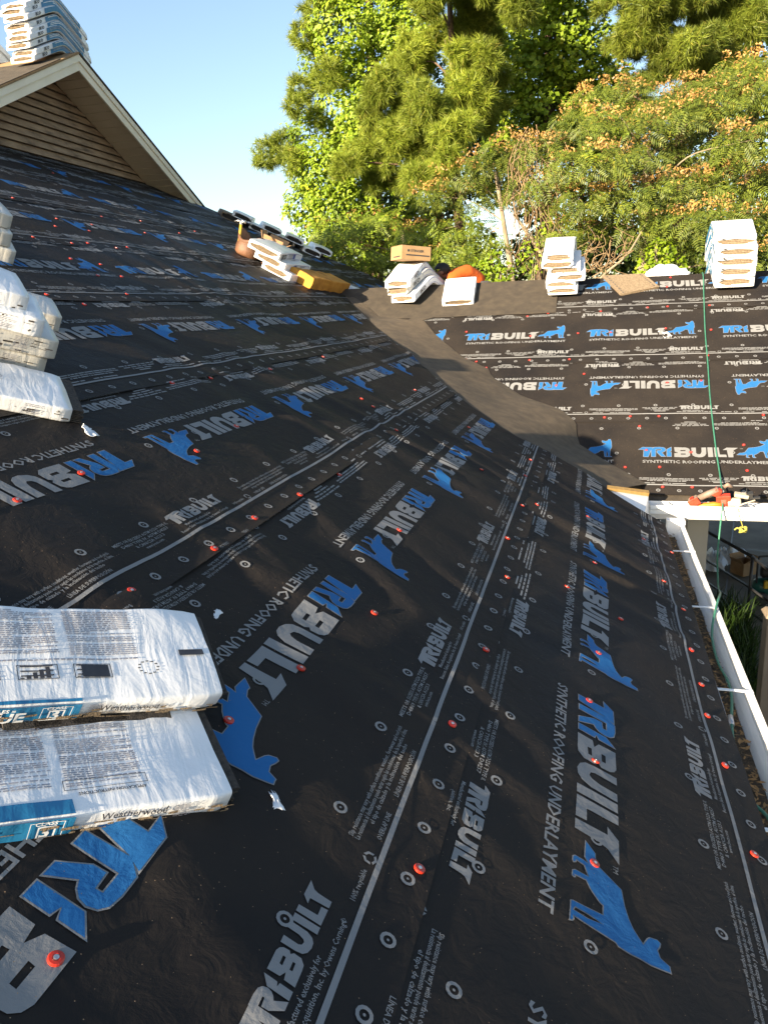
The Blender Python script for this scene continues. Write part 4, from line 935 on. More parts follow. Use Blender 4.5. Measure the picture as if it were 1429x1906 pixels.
# ------------------------------------------------------------------ boxes, foam, tools
def carton(name, M4, d, label, text=None, mat='cardboard', open_top=False, seed=0):
    root = tag(empty(name, mat=M4), label, 'cardboard box'); x, y, z = d
    b = MB(); th = .006
    b.box((0, -y/2, z/2), (x, th, z)); b.box((0, y/2, z/2), (x, th, z)); b.box((-x/2+th/2, 0, z/2), (th, y-th, z)); b.box((x/2-th/2, 0, z/2), (th, y-th, z)); b.box((0, 0, th/2), (x-2*th, y-th, th))
    b.build('box_wall', M[mat], root, bevel=.003)
    for sg in (-1, 1):
        if not open_top:
            b = MB(); b.box((0, sg*(y/4+.001), z+.002), (x-.004, y/2-.006, .005)); b.build('flap', M[mat], root)
        else:
            b = MB(); b.box((0, 0, .045), (x-.01, .006, .09)); o = b.build('flap', M[mat], root); o.location = (0, sg*(y/2+.004), z); o.rotation_euler = (sg*R(-50 if sg < 0 else -28), 0, 0)
            b = MB(); b.box((0, 0, .035), (.006, y-.02, .07)); o = b.build('flap', M[mat], root); o.location = (sg*(x/2+.004), 0, z); o.rotation_euler = (0, sg*R(35), 0)
    if text:
        v, t, wd = text2d(text, z*.24, .03, 2); sc_ = x*.46/wd
        V = [(float(a)*sc_ - x*.20, -y/2-th/2-.0012, float(c) + z*.58) for a, c in v]; mobj('box_lettering', V, [tuple(int(i) for i in q) for q in t], M['ink_black'], root)
        b = MB(); b.box((x*.05, -y/2-th/2-.001, z*.34), (x*.80, .001, z*.09)); b.box((-x/2-.001, -.02, z*.22), (.001, y*.6, z*.08)); b.box((-x*.27, -y/2-th/2-.001, z*.66), (x*.07, .001, z*.16)); b.build('box_print', M['ink_black'], root)
    return root
carton('cardboard_box', frame(Vector((-2.64, YR-.12, ZR+.305)), Matrix.Rotation(R(38), 3, 'Z') @ Vector((1, 0, -.08)), (0, 0, 1)), (.37, .30, .15), 'tan cardboard box with black lettering sitting on bundles at the ridge', 'STINGER')
carton('cardboard_box', frame(PA(4.86, 8.98, .112), (ES*.2 + EY*1.0), NA), (.30, .26, .13), 'worn open cardboard box behind the stack of three bundles', 'STINGER', 'cardboard_dark', True)
# something to carry the worn box level with the stack: a fourth bundle lies behind
d, F_ = on_A(4.62, 8.60, .012, AM + R(3)); wd_ = NA.cross(d)
Bundle('shingle_bundle', frame(PA(4.88, 9.0, .016), d, NA), .82, .36, .085, 'bundle lying under the worn open cardboard box', None, seed=58, hole=(.36, .3), nlay=7)
# foam block
root = tag(empty('foam_block', mat=frame(PA(4.14, 8.86, .014), (ES*(-.10) + EY), NA)), 'orange foam cushion block lying beside the stack of three bundles', 'foam block')
b = MB(); Lf, Wf, Hf = 1.06, .31, .14
nx, ny, nz_ = 22, 8, 5
def foam_pt(i, j, k):
    x = (i/nx-.5)*Lf; y = (j/ny-.5)*Wf; z = k/nz_*Hf
    p = Vector((x*3, y*3, z*3)); y += .06*(x/Lf)*0 + .014*noise.noise(p*2); z = z*(1 - .22*(x/Lf+.5)*0) + (.012*noise.noise(p*2.3+Vector((9, 0, 0))) if k else 0); x += .012*noise.noise(p*3+Vector((0, 5, 0)))
    return Vector((x, y, z))
idx = {}; V = []; F = []
def gi(i, j, k):
    if (i, j, k) not in idx: idx[(i, j, k)] = len(V); V.append(foam_pt(i, j, k))
    return idx[(i, j, k)]
for i in range(nx):
    for j in range(ny): F.append((gi(i, j, nz_), gi(i+1, j, nz_), gi(i+1, j+1, nz_), gi(i, j+1, nz_))); F.append((gi(i, j, 0), gi(i, j+1, 0), gi(i+1, j+1, 0), gi(i+1, j, 0)))
    for k in range(nz_): F.append((gi(i, 0, k), gi(i+1, 0, k), gi(i+1, 0, k+1), gi(i, 0, k+1))); F.append((gi(i, ny, k), gi(i, ny, k+1), gi(i+1, ny, k+1), gi(i+1, ny, k)))
for j in range(ny):
    for k in range(nz_): F.append((gi(0, j, k), gi(0, j, k+1), gi(0, j+1, k+1), gi(0, j+1, k))); F.append((gi(nx, j, k), gi(nx, j+1, k), gi(nx, j+1, k+1), gi(nx, j, k+1)))
o = mobj('foam_body', V, F, M['foam'], root, False); md = o.modifiers.new('bevel', 'BEVEL'); md.width = .012; md.segments = 2; md.limit_method = 'ANGLE'; md.angle_limit = R(50)
# crumpled strip of sheet under the foam's near end
def _cr(u, v): return PA(3.86 + .20*v, 8.05 + 1.25*u, .018 + .030*abs(noise.noise(Vector((u*9, v*5, 2)))))
o = sheet_from(_cr, lin(0, 1, 40), lin(0, 1, 10), 'crumpled_sheet', M['sheet'], None, True); tag(o, 'crumpled black underlayment offcut under the orange foam', 'offcut')
# tool bag and hammer
root = tag(empty('tool_bag', mat=frame(PA(4.93, 8.45, .012), ES, NA)), 'brown leather tool pouch slumped left of the open box', 'tool bag')
V = []; F = []; n = 18
prof = [(0, .72), (.03, .95), (.09, 1.0), (.14, .92), (.20, .98), (.225, 1.02), (.20, .88), (.12, .80)]
for z, k in prof:
    for j in range(n):
        a = 2*math.pi*j/n; nn = 1 + .16*noise.noise(Vector((math.cos(a)*1.4, math.sin(a)*1.4, z*9)))
        V.append(Vector((.15*k*nn*math.cos(a), .11*k*nn*math.sin(a), z + (.05*math.cos(a*2+.6) if z > .15 else 0))))
for i in range(len(prof)-1):
    for j in range(n): F.append((i*n+j, i*n+(j+1) % n, (i+1)*n+(j+1) % n, (i+1)*n+j))
F.append(tuple(range(n))[::-1])
mobj('pouch', V, F, M['leather'], root, True)
b = MB(); b.tube([(-.15, .02, .16), (-.24, .05, .10), (-.30, .04, .03), (-.24, -.04, .012), (-.12, -.10, .012)], .014, 6); b.build('belt_strap', M['leather'], root, True)
b = MB(); b.box((.05, -.115, .13), (.10, .03, .14), Matrix.Rotation(.2, 3, 'X')); b.build('side_pocket', M['leather'], root, bevel=.008)
root = tag(empty('hammer', mat=frame(PA(5.02, 8.40, .10), (ES*.25+NA*.97), -EY)), 'yellow handled hammer standing upright in the leather pouch', 'hammer')
b = MB(); b.tube([(-.07, 0, 0), (.10, 0, 0), (.22, 0, 0)], [.017, .014, .016], 10); b.build('handle', M['yellow'], root, True)
b = MB(); b.tube([(.255, -.05, 0), (.255, -.02, 0), (.255, .0, 0)], [.020, .016, .015], 12); b.tube([(.255, 0, 0), (.258, .04, 0), (.245, .085, 0)], [.015, .010, .004], 8); b.tube([(.21, 0, 0), (.262, 0, 0)], .014, 10); b.build('head', M['steel'], root, True)
# loose shingles on the ridge
root = tag(empty('loose_shingles', mat=Matrix.Identity(4)), 'loose brown shingles lying flat on the ridge between the two tall stacks', 'shingles')
c4 = [(-.478, 3.56), (-.285, 3.17), (.110, 3.30), (-.04, 3.56)]
for i in range(4):
    h = .012 + .0075*i; jit = random.Random(i)
    P = [PB(x+jit.uniform(-.008, .008), t+jit.uniform(-.008, .008), h + (.012 if k in (0, 3) else 0)) for k, (x, t) in enumerate(c4)]
    b = MB(); b.prism(P, tuple(NB*.006)); o = b.build('shingle', M['shingle'], root)
    if i == 3:
        for (pa, pb, off) in ((0, 1, .035), (3, 2, -.035)):
            A_, B2 = P[pa]+NB*.0075, P[pb]+NB*.0075
            for k in range(9):
                u0, u1 = .05+.105*k, .05+.105*k+.06; dx = Vector((off, 0, 0)); wv_ = Vector((.012 if off > 0 else -.012, 0, 0))
                a, c = A_.lerp(B2, u0)+dx, A_.lerp(B2, u1)+dx
                b = MB(); b.add([a, c, c+wv_, a+wv_], [(0, 1, 2, 3)]); b.build('sealant_dash', M['ink_black'], o)
# crumpled white wrap behind the ridge
V = []; F = []; n, m = 36, 18
for j in range(m+1):
    for i in range(n):
        a = 2*math.pi*i/n; e = (j/m)*math.pi*.52; q = Vector((math.cos(a)*math.sin(e), math.sin(a)*math.sin(e), math.cos(e)))
        rr = 1 + .30*noise.noise(q*2.1+Vector((4, 0, 0))) + .13*noise.noise(q*6)
        V.append(Vector((q.x*.20*rr + (.05 if q.x > 0 else -.06)*abs(q.x), q.y*.15*rr, q.z*.17*rr)))
for j in range(m):
    for i in range(n): F.append((j*n+i, (j+1)*n+i, (j+1)*n+(i+1) % n, j*n+(i+1) % n))
o = mobj('plastic_wrap', V, F, M['film'], None, True); o.location = (.21, YR+.17, ZR-.05); tag(o, 'crumpled white plastic wrap behind the ridge beside the loose shingles', 'plastic wrap')

# ------------------------------------------------------------------ air hose, nail gun, rope
def smooth(pts, k=8):
    P = [Vector(p) for p in pts]; out = []
    for i in range(len(P)-1):
        p0, p1, p2, p3 = P[max(i-1, 0)], P[i], P[i+1], P[min(i+2, len(P)-1)]
        for j in range(k):
            t = j/k; out.append(.5*((2*p1) + (p2-p0)*t + (2*p0-5*p1+4*p2-p3)*t*t + (3*p1-p0-3*p2+p3)*t**3))
    out.append(P[-1]); return out
hp = [Vector((.575, YR+.9, ZR-.50)), Vector((.573, YR+.35, ZR-.18)), Vector((.573, YR+.04, ZR+.022)), PB(.538, 3.026, .022), PB(.503, 2.427, .024), PB(.484, 1.884, .022), PB(.462, 1.391, .022), PB(.452, .94, .024), PB(.447, .593, .030), PB(.445, .333, .05), Vector((.425, 6.18, .12)), Vector((.41, 6.04, .085)),
      Vector((.398, 5.98, .03)), Vector((.392, 5.97, -.13)), Vector((.386, 5.95, -.30)), Vector((.395, 5.95, -.43)), Vector((.365, 5.70, -.455)), Vector((.305, 5.28, -.338)), Vector((.231, 4.8, -.178)), Vector((.140, 4.27, -.004)), Vector((.100, 4.10, .006)), Vector((.050, 3.87, -.055)), Vector((.040, 3.60, -.082)), Vector((.054, 3.40, -.082)), Vector((.046, 3.25, -.080)), Vector((.014, 3.04, -.082)),
      Vector((-.012, 2.80, -.084)), Vector((-.008, 2.52, -.084)), Vector((.028, 2.40, -.080)), Vector((.05, 2.1, -.08)), Vector((.03, 1.2, -.082)), Vector((.04, .2, -.082)), Vector((.03, -1.5, -.082))]
b = MB(); b.tube(smooth(hp, 7), .0062, 8); root = empty('air_hose', hp[2]); tag(root, 'green air hose running down the sunlit slope and into the near gutter', 'hose')
o = b.build('hose_line', M['hose'], root, True, origin=None); o.matrix_parent_inverse = Matrix.Translation(-hp[2])
b = MB(); b.tube([(.014, 3.075, -.082), (.010, 3.01, -.083)], .011, 10); o = b.build('coupling', M['steel'], root, True); o.matrix_parent_inverse = Matrix.Translation(-hp[2])
# nail gun lying in the upper gutter
ng = tag(empty('nail_gun', mat=frame(Vector((.40, GYF+.06, .085)), (1, -.12, .10), (0, -.25, 1))), 'red and orange nail gun lying in the gutter of the sunlit slope', 'nail gun')
I3 = Matrix.Identity(4)
RY = Matrix.Rotation(R(90), 4, 'Y')
b = MB(); b.lathe([(.030, -.02), (.036, 0), (.036, .075), (.030, .085)], Matrix.Translation((.055, 0, -.012)) @ RY, 18); b.build('cylinder', M['gun_pale'], ng, True, .003)
b = MB(); b.lathe([(.040, 0), (.046, .006), (.046, .040), (.038, .050)], Matrix.Translation((.0, .0, -.008)) @ RY, 18); b.box((.02, 0, .03), (.10, .055, .05)); b.box((-.02, .01, .075), (.05, .05, .06), Matrix.Rotation(.5, 3, 'Y')); b.build('housing', M['gun_red'], ng, False, .006)
b = MB(); b.tube([(-.17, 0, -.028), (-.12, 0, -.030), (-.05, 0, -.024), (.02, 0, -.030)], [.019, .022, .022, .020], 12); b.build('grip', M['gun_orange'], ng, True)
b = MB(); b.tube([(-.15, .01, .03), (-.08, .01, .065), (-.01, .005, .10)], [.024, .026, .022], 12); b.build('magazine_tube', M['gun_grey'], ng, True)
b = MB(); b.box((-.185, .0, .012), (.075, .075, .055), Matrix.Rotation(-.5, 3, 'Y')); b.build('magazine_cap', M['gun_grey'], ng, False, .01)
b = MB(); b.box((-.185, -.040, .020), (.080, .006, .060), Matrix.Rotation(-.5, 3, 'Y')); b.box((-.200, -.02, .042), (.03, .05, .014), Matrix.Rotation(-.5, 3, 'Y')); b.build('red_guard', M['gun_red'], ng, False, .004)
b = MB(); b.box((.145, .0, .045), (.10, .05, .028), Matrix.Rotation(.25, 3, 'Y')); b.build('nose', M['gun_pale'], ng, False, .006)
b = MB(); b.box((.20, .01, .035), (.045, .045, .05)); b.box((.245, .0, .02), (.05, .03, .012)); b.tube([(.18, .0, .10), (.182, 0, .02)], .004, 6); b.build('contact_tip', M['rubber'], ng, False, .004)
b = MB(); b.tube([(.08, -.035, -.045), (.16, -.03, -.01), (.235, -.03, .015)], .006, 8); b.build('belt_hook', M['gun_pale'], ng, True)
b = MB(); b.tube([(.03, 0, .12), (.05, 0, .14), (.085, .005, .115)], [.016, .018, .012], 10); b.build('air_fitting', M['gun_grey'], ng, True)
# yellow rope with a knot hanging under the gutter
b = MB(); b.tube(smooth([(.515, GYF-.012, .05), (.525, GYF-.016, .0), (.545, GYF-.016, -.06), (.56, GYF-.012, -.10)]), .003, 6)
rng = random.Random(2)
b.tube(smooth([(.56+.026*math.cos(a*1.9), GYF-.012+.022*math.sin(a*2.3), -.113+.020*math.sin(a*1.3)) for a in [i*.8 for i in range(14)]], 5), .0065, 6)
b.tube(smooth([(.55, GYF-.01, -.115), (.52, GYF-.01, -.10), (.50, GYF-.01, -.115)]), .006, 6)
root = b.build('yellow_rope', M['rope'], None, True); tag(root, 'yellow rope knot dangling below the gutter of the sunlit slope', 'rope')

# ------------------------------------------------------------------ the worker behind the ridge
def skin_mesh(name, pts, edges, mat, parent, root_i=0, sub=2):
    me = bpy.data.meshes.new(name); me.from_pydata([p[:3] for p in pts], edges, []); o = link(name, me, parent)
    sk = o.modifiers.new('skin', 'SKIN'); sk.use_smooth_shade = True
    for i, p in enumerate(pts):
        v = me.skin_vertices[0].data[i]; v.radius = (p[3], p[4] if len(p) > 4 else p[3]); v.use_root = (i == root_i)
    ss = o.modifiers.new('sub', 'SUBSURF'); ss.levels = sub; ss.render_levels = sub
    me.materials.append(mat); return o
zf = lambda y: ZR - (y-YR)*SP/CP          # far slope height
pr = tag(empty('person', (-2.1, 9.95, zf(9.95))), 'dark haired worker in an orange shirt crouching behind the ridge', 'person')
pr_inv = Matrix.Translation((2.1, -9.95, -zf(9.95)))
Y0 = 9.74
body = [(-1.93, Y0+.26, 1.80, .120, .10), (-1.99, Y0+.18, 1.885, .105, .09), (-2.08, Y0+.08, 1.935, .115, .095), (-2.18, Y0+.0, 1.930, .105, .085),   # pelvis .. upper chest 0-3
        (-2.265, Y0-.03, 1.920, .044), (-2.315, Y0-.04, 1.935, .058), (-2.350, Y0-.045, 1.965, .080, .088), (-2.372, Y0-.05, 2.000, .060, .070),    # neck, jaw, skull
        (-2.21, Y0-.14, 1.885, .050), (-2.27, Y0-.20, 1.75, .040), (-2.37, Y0-.22, 1.645, .030), (-2.42, Y0-.22, 1.605, .028),       # left arm
        (-2.16, Y0+.13, 1.885, .050), (-2.24, Y0+.19, 1.72, .040), (-2.36, Y0+.19, 1.585, .030), (-2.41, Y0+.18, 1.545, .028),       # right arm
        (-1.93, Y0+.17, 1.74, .085), (-2.13, Y0+.10, 1.60, .062), (-1.95, Y0+.12, zf(Y0+.12)+.075, .048), (-1.80, Y0+.13, zf(Y0+.13)+.05, .036), (-1.72, Y0+.13, zf(Y0+.13)+.045, .034),
        (-1.90, Y0+.35, 1.72, .085), (-2.10, Y0+.33, zf(Y0+.33)+.11, .062), (-1.93, Y0+.35, zf(Y0+.35)+.075, .048), (-1.78, Y0+.36, zf(Y0+.36)+.05, .036), (-1.70, Y0+.36, zf(Y0+.36)+.045, .034)]
be = [(0, 1), (1, 2), (2, 3), (3, 4), (4, 5), (5, 6), (6, 7), (3, 8), (8, 9), (9, 10), (10, 11), (3, 12), (12, 13), (13, 14), (14, 15), (0, 16), (16, 17), (17, 18), (18, 19), (19, 20), (0, 21), (21, 22), (22, 23), (23, 24), (24, 25)]
o = skin_mesh('body', body, be, M['skin'], pr); o.matrix_parent_inverse = pr_inv
# fingers
for hx, hy, hz in ((-2.42, Y0-.22, 1.605), (-2.41, Y0+.18, 1.545)):
    for k in range(5):
        a = -.6 + .3*k; l = (.045, .058, .062, .056, .040)[k] if k else .04
        P = [(hx, hy+.012*(k-2), hz, .011), (hx-.035*math.cos(a*.5), hy+.016*(k-2), hz-.018, .009), (hx-.035-l*.5, hy+.019*(k-2), hz-.034, .0085), (hx-.035-l*.7, hy+.020*(k-2), hz-.050, .0075)]
        o = skin_mesh('finger', P, [(0, 1), (1, 2), (2, 3)], M['skin'], pr, sub=1); o.matrix_parent_inverse = pr_inv
shirt = [(x, y, z, r*1.16+.006, (rr[0] if rr else r)*1.16+.006) for x, y, z, r, *rr in body[0:4]] + [(*body[8][:3], .066), (-2.245, Y0-.175, 1.80, .058), (*body[12][:3], .066), (-2.205, Y0+.165, 1.79, .058), (-2.235, Y0-.02, 1.925, .062)]
o = skin_mesh('shirt', shirt, [(0, 1), (1, 2), (2, 3), (3, 4), (4, 5), (3, 6), (6, 7), (3, 8)], M['shirt'], pr); o.matrix_parent_inverse = pr_inv
tr = [(body[0][0]+.01, body[0][1]+.01, body[0][2]-.02, .135, .115)] + [(*body[i][:3], body[i][3]*1.15+.006) for i in (16, 17, 18, 19, 21, 22, 23, 24)]
o = skin_mesh('trousers', tr, [(0, 1), (1, 2), (2, 3), (3, 4), (0, 5), (5, 6), (6, 7), (7, 8)], M['trousers'], pr); o.matrix_parent_inverse = pr_inv
# hair cap, ear, nose, brow
def blob(name, c, rad, mat, parent, nz=0.0, cut=None, seg=22):
    V = []; F = []; n, m = seg, seg//2
    for j in range(m+1):
        for i in range(n):
            a = 2*math.pi*i/n; e = math.pi*j/m; q = Vector((math.cos(a)*math.sin(e), math.sin(a)*math.sin(e), math.cos(e)))
            k = 1 + nz*noise.noise(q*5); V.append(Vector((c[0]+q.x*rad[0]*k, c[1]+q.y*rad[1]*k, c[2]+q.z*rad[2]*k)))
    for j in range(m):
        for i in range(n):
            f = (j*n+i, (j+1)*n+i, (j+1)*n+(i+1) % n, j*n+(i+1) % n)
            if cut and cut(sum((V[q] for q in f), Vector())/4): continue
            F.append(f)
    o = mobj(name, V, F, mat, parent, True); o.matrix_parent_inverse = pr_inv; return o
hc = (-2.345, Y0-.045, 1.985)
blob('hair', hc, (.098, .088, .086), M['hair'], pr, .10, cut=lambda p: (p.x < hc[0]-.012 and p.z < hc[2]+.022) or (p.x < hc[0]+.02 and p.z < hc[2]-.02) or p.z < hc[2]-.052)
blob('ear', (-2.335, Y0-.122, 1.955), (.016, .010, .024), M['skin'], pr)
blob('nose', (-2.432, Y0-.055, 1.950), (.020, .014, .020), M['skin'], pr)
blob('brow', (-2.418, Y0-.055, 1.985), (.014, .046, .008), M['hair'], pr)
blob('eye', (-2.424, Y0-.078, 1.972), (.008, .010, .006), M['hair'], pr); blob('eye', (-2.424, Y0-.030, 1.972), (.008, .010, .006), M['hair'], pr)
pr.location = pr.location + Vector((0, -.09, .045))
blob('mouth', (-2.405, Y0-.055, 1.917), (.010, .022, .005), M['hair'], pr)

# ------------------------------------------------------------------ yard below the eave
rl = tag(empty('hand_railing', (1.5, 10.0, GROUND)), 'black iron hand railing stepping down beside the porch', 'railing'); rinv = Matrix.Translation((-1.5, -10.0, -GROUND))
def rp(name, pts, r):
    b = MB(); b.tube(pts, r, 8); o = b.build(name, M['black_iron'], rl, True); o.matrix_parent_inverse = rinv; return o
p1, p2, p3, p4 = Vector((.55, 12.6, GROUND)), Vector((1.46, 10.05, GROUND)), Vector((1.62, 9.55, GROUND)), Vector((2.2, 8.3, GROUND))
z1 = Vector((0, 0, .86))
rp('top_rail', [p1+z1, p2+z1], .022); rp('top_rail', [p2+z1, p3+z1*.93, p4+z1*.93], .022)
rp('lower_rail', [p1+z1*.52, p2+z1*.52, p3+z1*.5], .016); rp('lower_rail', [p1+z1*.16, p2+z1*.16, p3+z1*.16], .016)
for p in (p1, p2, p3, p4): rp('rail_post', [p, p+z1], .020)
carton('cardboard_box', frame(Vector((1.72, 11.85, GROUND+.03)), (.8, .6, 0), (0, 0, 1)), (.28, .24, .20), 'brown cardboard box on the dark concrete behind the railing', None, 'cardboard_dark', True)
def crumple(loc, sx, sy, h, seed, label):
    n = 22; V = []; F = []
    for j in range(n+1):
        for i in range(n+1):
            u, v = i/n-.5, j/n-.5; q = Vector((u*5+seed, v*5, seed)); k = max(0, 1-(u*u+v*v)*3.4)
            V.append(Vector((u*sx + .1*sx*noise.noise(q*1.3), v*sy + .1*sy*noise.noise(q*1.3+Vector((3, 3, 3))), h*k*(.35+abs(noise.noise(q*1.4))*1.3))))
    for j in range(n):
        for i in range(n):
            if (i-n/2)**2+(j-n/2)**2 > (n/2)**2*(.75+.3*noise.noise(Vector((i*.3, j*.3, seed)))): continue
            a = j*(n+1)+i; F.append((a, a+1, a+n+2, a+n+1))
    o = mobj('plastic_sheet', V, F, M['film'], None, True); o.location = loc; tag(o, label, 'plastic sheet', 'crumpled plastic on the ground')
crumple((1.30, 12.2, GROUND+.03), .5, 1.1, .22, 3, 'long crumpled clear plastic lying behind the railing')
crumple((1.62, 12.35, GROUND+.03), .55, .4, .25, 6, 'small crumpled plastic next to the cardboard box on the ground')
# compressor
cp = tag(empty('air_compressor', (1.92, 10.75, GROUND)), 'dark green air compressor with a yellow part behind the railing post', 'compressor'); ci = Matrix.Translation((-1.92, -10.75, -GROUND))
def cpart(name, fn, mat, sm=True, bev=0):
    b = MB(); fn(b); o = b.build(name, M[mat], cp, sm, bev); o.matrix_parent_inverse = ci
RX = Matrix.Rotation(R(90), 4, 'X')
cpart('tank', lambda b: b.lathe([(.02, -.30), (.09, -.28), (.13, -.22), (.13, .22), (.09, .28), (.02, .30)], Matrix.Translation((1.92, 10.75, GROUND+.22)) @ RY, 18), 'teal')
cpart('motor', lambda b: b.lathe([(.07, -.12), (.085, -.10), (.085, .10), (.07, .12)], Matrix.Translation((1.84, 10.75, GROUND+.44)) @ RY, 16), 'rubber')
cpart('pump', lambda b: b.box((2.06, 10.75, GROUND+.45), (.14, .14, .18)), 'teal', False, .01)
cpart('yellow_guard', lambda b: b.box((1.80, 10.61, GROUND+.30), (.12, .05, .11)), 'yellow', False, .012)
cpart('handle', lambda b: b.tube(smooth([(1.66, 10.66, GROUND+.3), (1.66, 10.66, GROUND+.62), (1.72, 10.66, GROUND+.68), (2.12, 10.66, GROUND+.68), (2.18, 10.66, GROUND+.62), (2.18, 10.66, GROUND+.3)]), .014, 8), 'black_iron')
for x in (1.72, 2.12): cpart('wheel', lambda b: b.lathe([(.03, -.02), (.09, -.025), (.10, 0), (.09, .025), (.03, .02)], Matrix.Translation((x, 10.58, GROUND+.10)) @ RX, 16), 'rubber')
# long grass below the gutter
rng = np.random.default_rng(8); nb = 5200
bx = rng.uniform(.45, 2.0, nb); by = 6.9 + rng.uniform(0, 3.0, nb); keep = (bx < 1.05 + (by-6.9)*.12)
bx, by = bx[keep], by[keep]; nb = len(bx); ang = rng.uniform(0, 2*np.pi, nb); ln = rng.uniform(.30, .62, nb); lean = rng.uniform(.15, .75, nb); wdt = rng.uniform(.005, .010, nb)
dirx, diry = np.cos(ang), np.sin(ang); V = []
for t_, wk in ((0, 1), (.45, .9), (.8, .6), (1.0, .05)):
    off = lean*ln*t_**1.8; z = GROUND + ln*(t_ - .28*lean*t_**2.4)
    px_, py_ = bx + dirx*off, by + diry*off
    V.append(np.stack([px_ - diry*wdt*wk, py_ + dirx*wdt*wk, z], 1)); V.append(np.stack([px_ + diry*wdt*wk, py_ - dirx*wdt*wk, z], 1))
V = np.stack(V, 1).reshape(-1, 3); F = []
base = np.arange(nb)*8
F = np.concatenate([np.stack([base+2*k, base+2*k+1, base+2*k+3, base+2*k+2], 1) for k in range(3)])
o = mobj_np('long_grass', V, F, M['grass']); tag(o, 'dense long green grass growing below the gutter', 'grass', kind='stuff')
# dark bare twigs on the concrete
# ------------------------------------------------------------------ trees
def clump_points(cl, dens, rng, shell=.55, flat=1.0):
    P = []; Nn = []
    for x, y, z, r, rz in cl:
        n = int(dens*r*r*(.5 + .5*rz/r)) if dens > 0 else 0
        q = rng.normal(size=(n, 3)); q /= np.linalg.norm(q, axis=1, keepdims=True)
        rad = rng.uniform(0, 1, n)**(1/3)*(1-shell) + shell*rng.uniform(.75, 1.08, n)
        # lobes: push radius with smooth noise so that the outline is uneven
        lob = np.array([noise.noise(Vector((a*2.1+x*3, b*2.1+z*3, c*2.1))) for a, b, c in q]); rad = rad*(1 + .38*lob)
        hole = np.array([noise.noise(Vector((a*3.4+x*7, b*3.4, c*3.4+z))) for a, b, c in q]) > -.28
        q, rad = q[hole], rad[hole]
        P.append(np.array([x, y, z]) + q*rad[:, None]*np.array([r, r*1.05, rz])); Nn.append(q)
    return np.concatenate(P), np.concatenate(Nn)
def rand_unit(rng, n):
    q = rng.normal(size=(n, 3)); return q/np.linalg.norm(q, axis=1, keepdims=True)
def leaves(name, cl, dens, size, mat, parent, seed, up=.5, shell=.55, asp=.62):
    rng = np.random.default_rng(seed); P, Nn = clump_points(cl, dens, rng, shell); n = len(P)
    nrm = Nn*.7 + rand_unit(rng, n)*.75 + np.array([-.35, -.5, up]); nrm /= np.linalg.norm(nrm, axis=1, keepdims=True)
    t = np.cross(nrm, rand_unit(rng, n)); t /= np.linalg.norm(t, axis=1, keepdims=True); b_ = np.cross(nrm, t)
    L = size*rng.uniform(.6, 1.3, n)[:, None]; Wd = L*asp
    cup = nrm*L*.14
    V = np.stack([P - t*L*.5, P + b_*Wd*.5 + cup, P + t*L*.5, P - b_*Wd*.5 + cup], 1).reshape(-1, 3)
    i = np.arange(n)*4; F = np.concatenate([np.stack([i, i+1, i+2], 1), np.stack([i, i+2, i+3], 1)])
    F = F.reshape(2, n, 3).transpose(1, 0, 2).reshape(-1, 3)
    return mobj_np(name, V, F, mat, parent)
def tufts(name, cl, dens, length, mat, parent, seed, per=34, width=.010):
    rng = np.random.default_rng(seed); P, Nn = clump_points(cl, dens, rng, .6); n = len(P)
    ax = Nn*.8 + rand_unit(rng, n)*.6 + np.array([-.1, -.2, .45]); ax /= np.linalg.norm(ax, axis=1, keepdims=True)
    d = np.repeat(ax, per, 0)*.55 + rand_unit(rng, n*per)*.85; d /= np.linalg.norm(d, axis=1, keepdims=True)
    p = np.repeat(P, per, 0) + np.repeat(ax, per, 0)*rng.uniform(-.09, .05, n*per)[:, None]
    L = length*rng.uniform(.7, 1.15, n*per)[:, None]; s_ = np.cross(d, rand_unit(rng, n*per)); s_ /= np.linalg.norm(s_, axis=1, keepdims=True)
    dr = np.array([0, 0, -.02])
    V = np.stack([p - s_*width, p + s_*width, p + d*L + dr], 1).reshape(-1, 3); F = np.arange(n*per*3).reshape(-1, 3)
    return mobj_np(name, V, F, mat, parent)
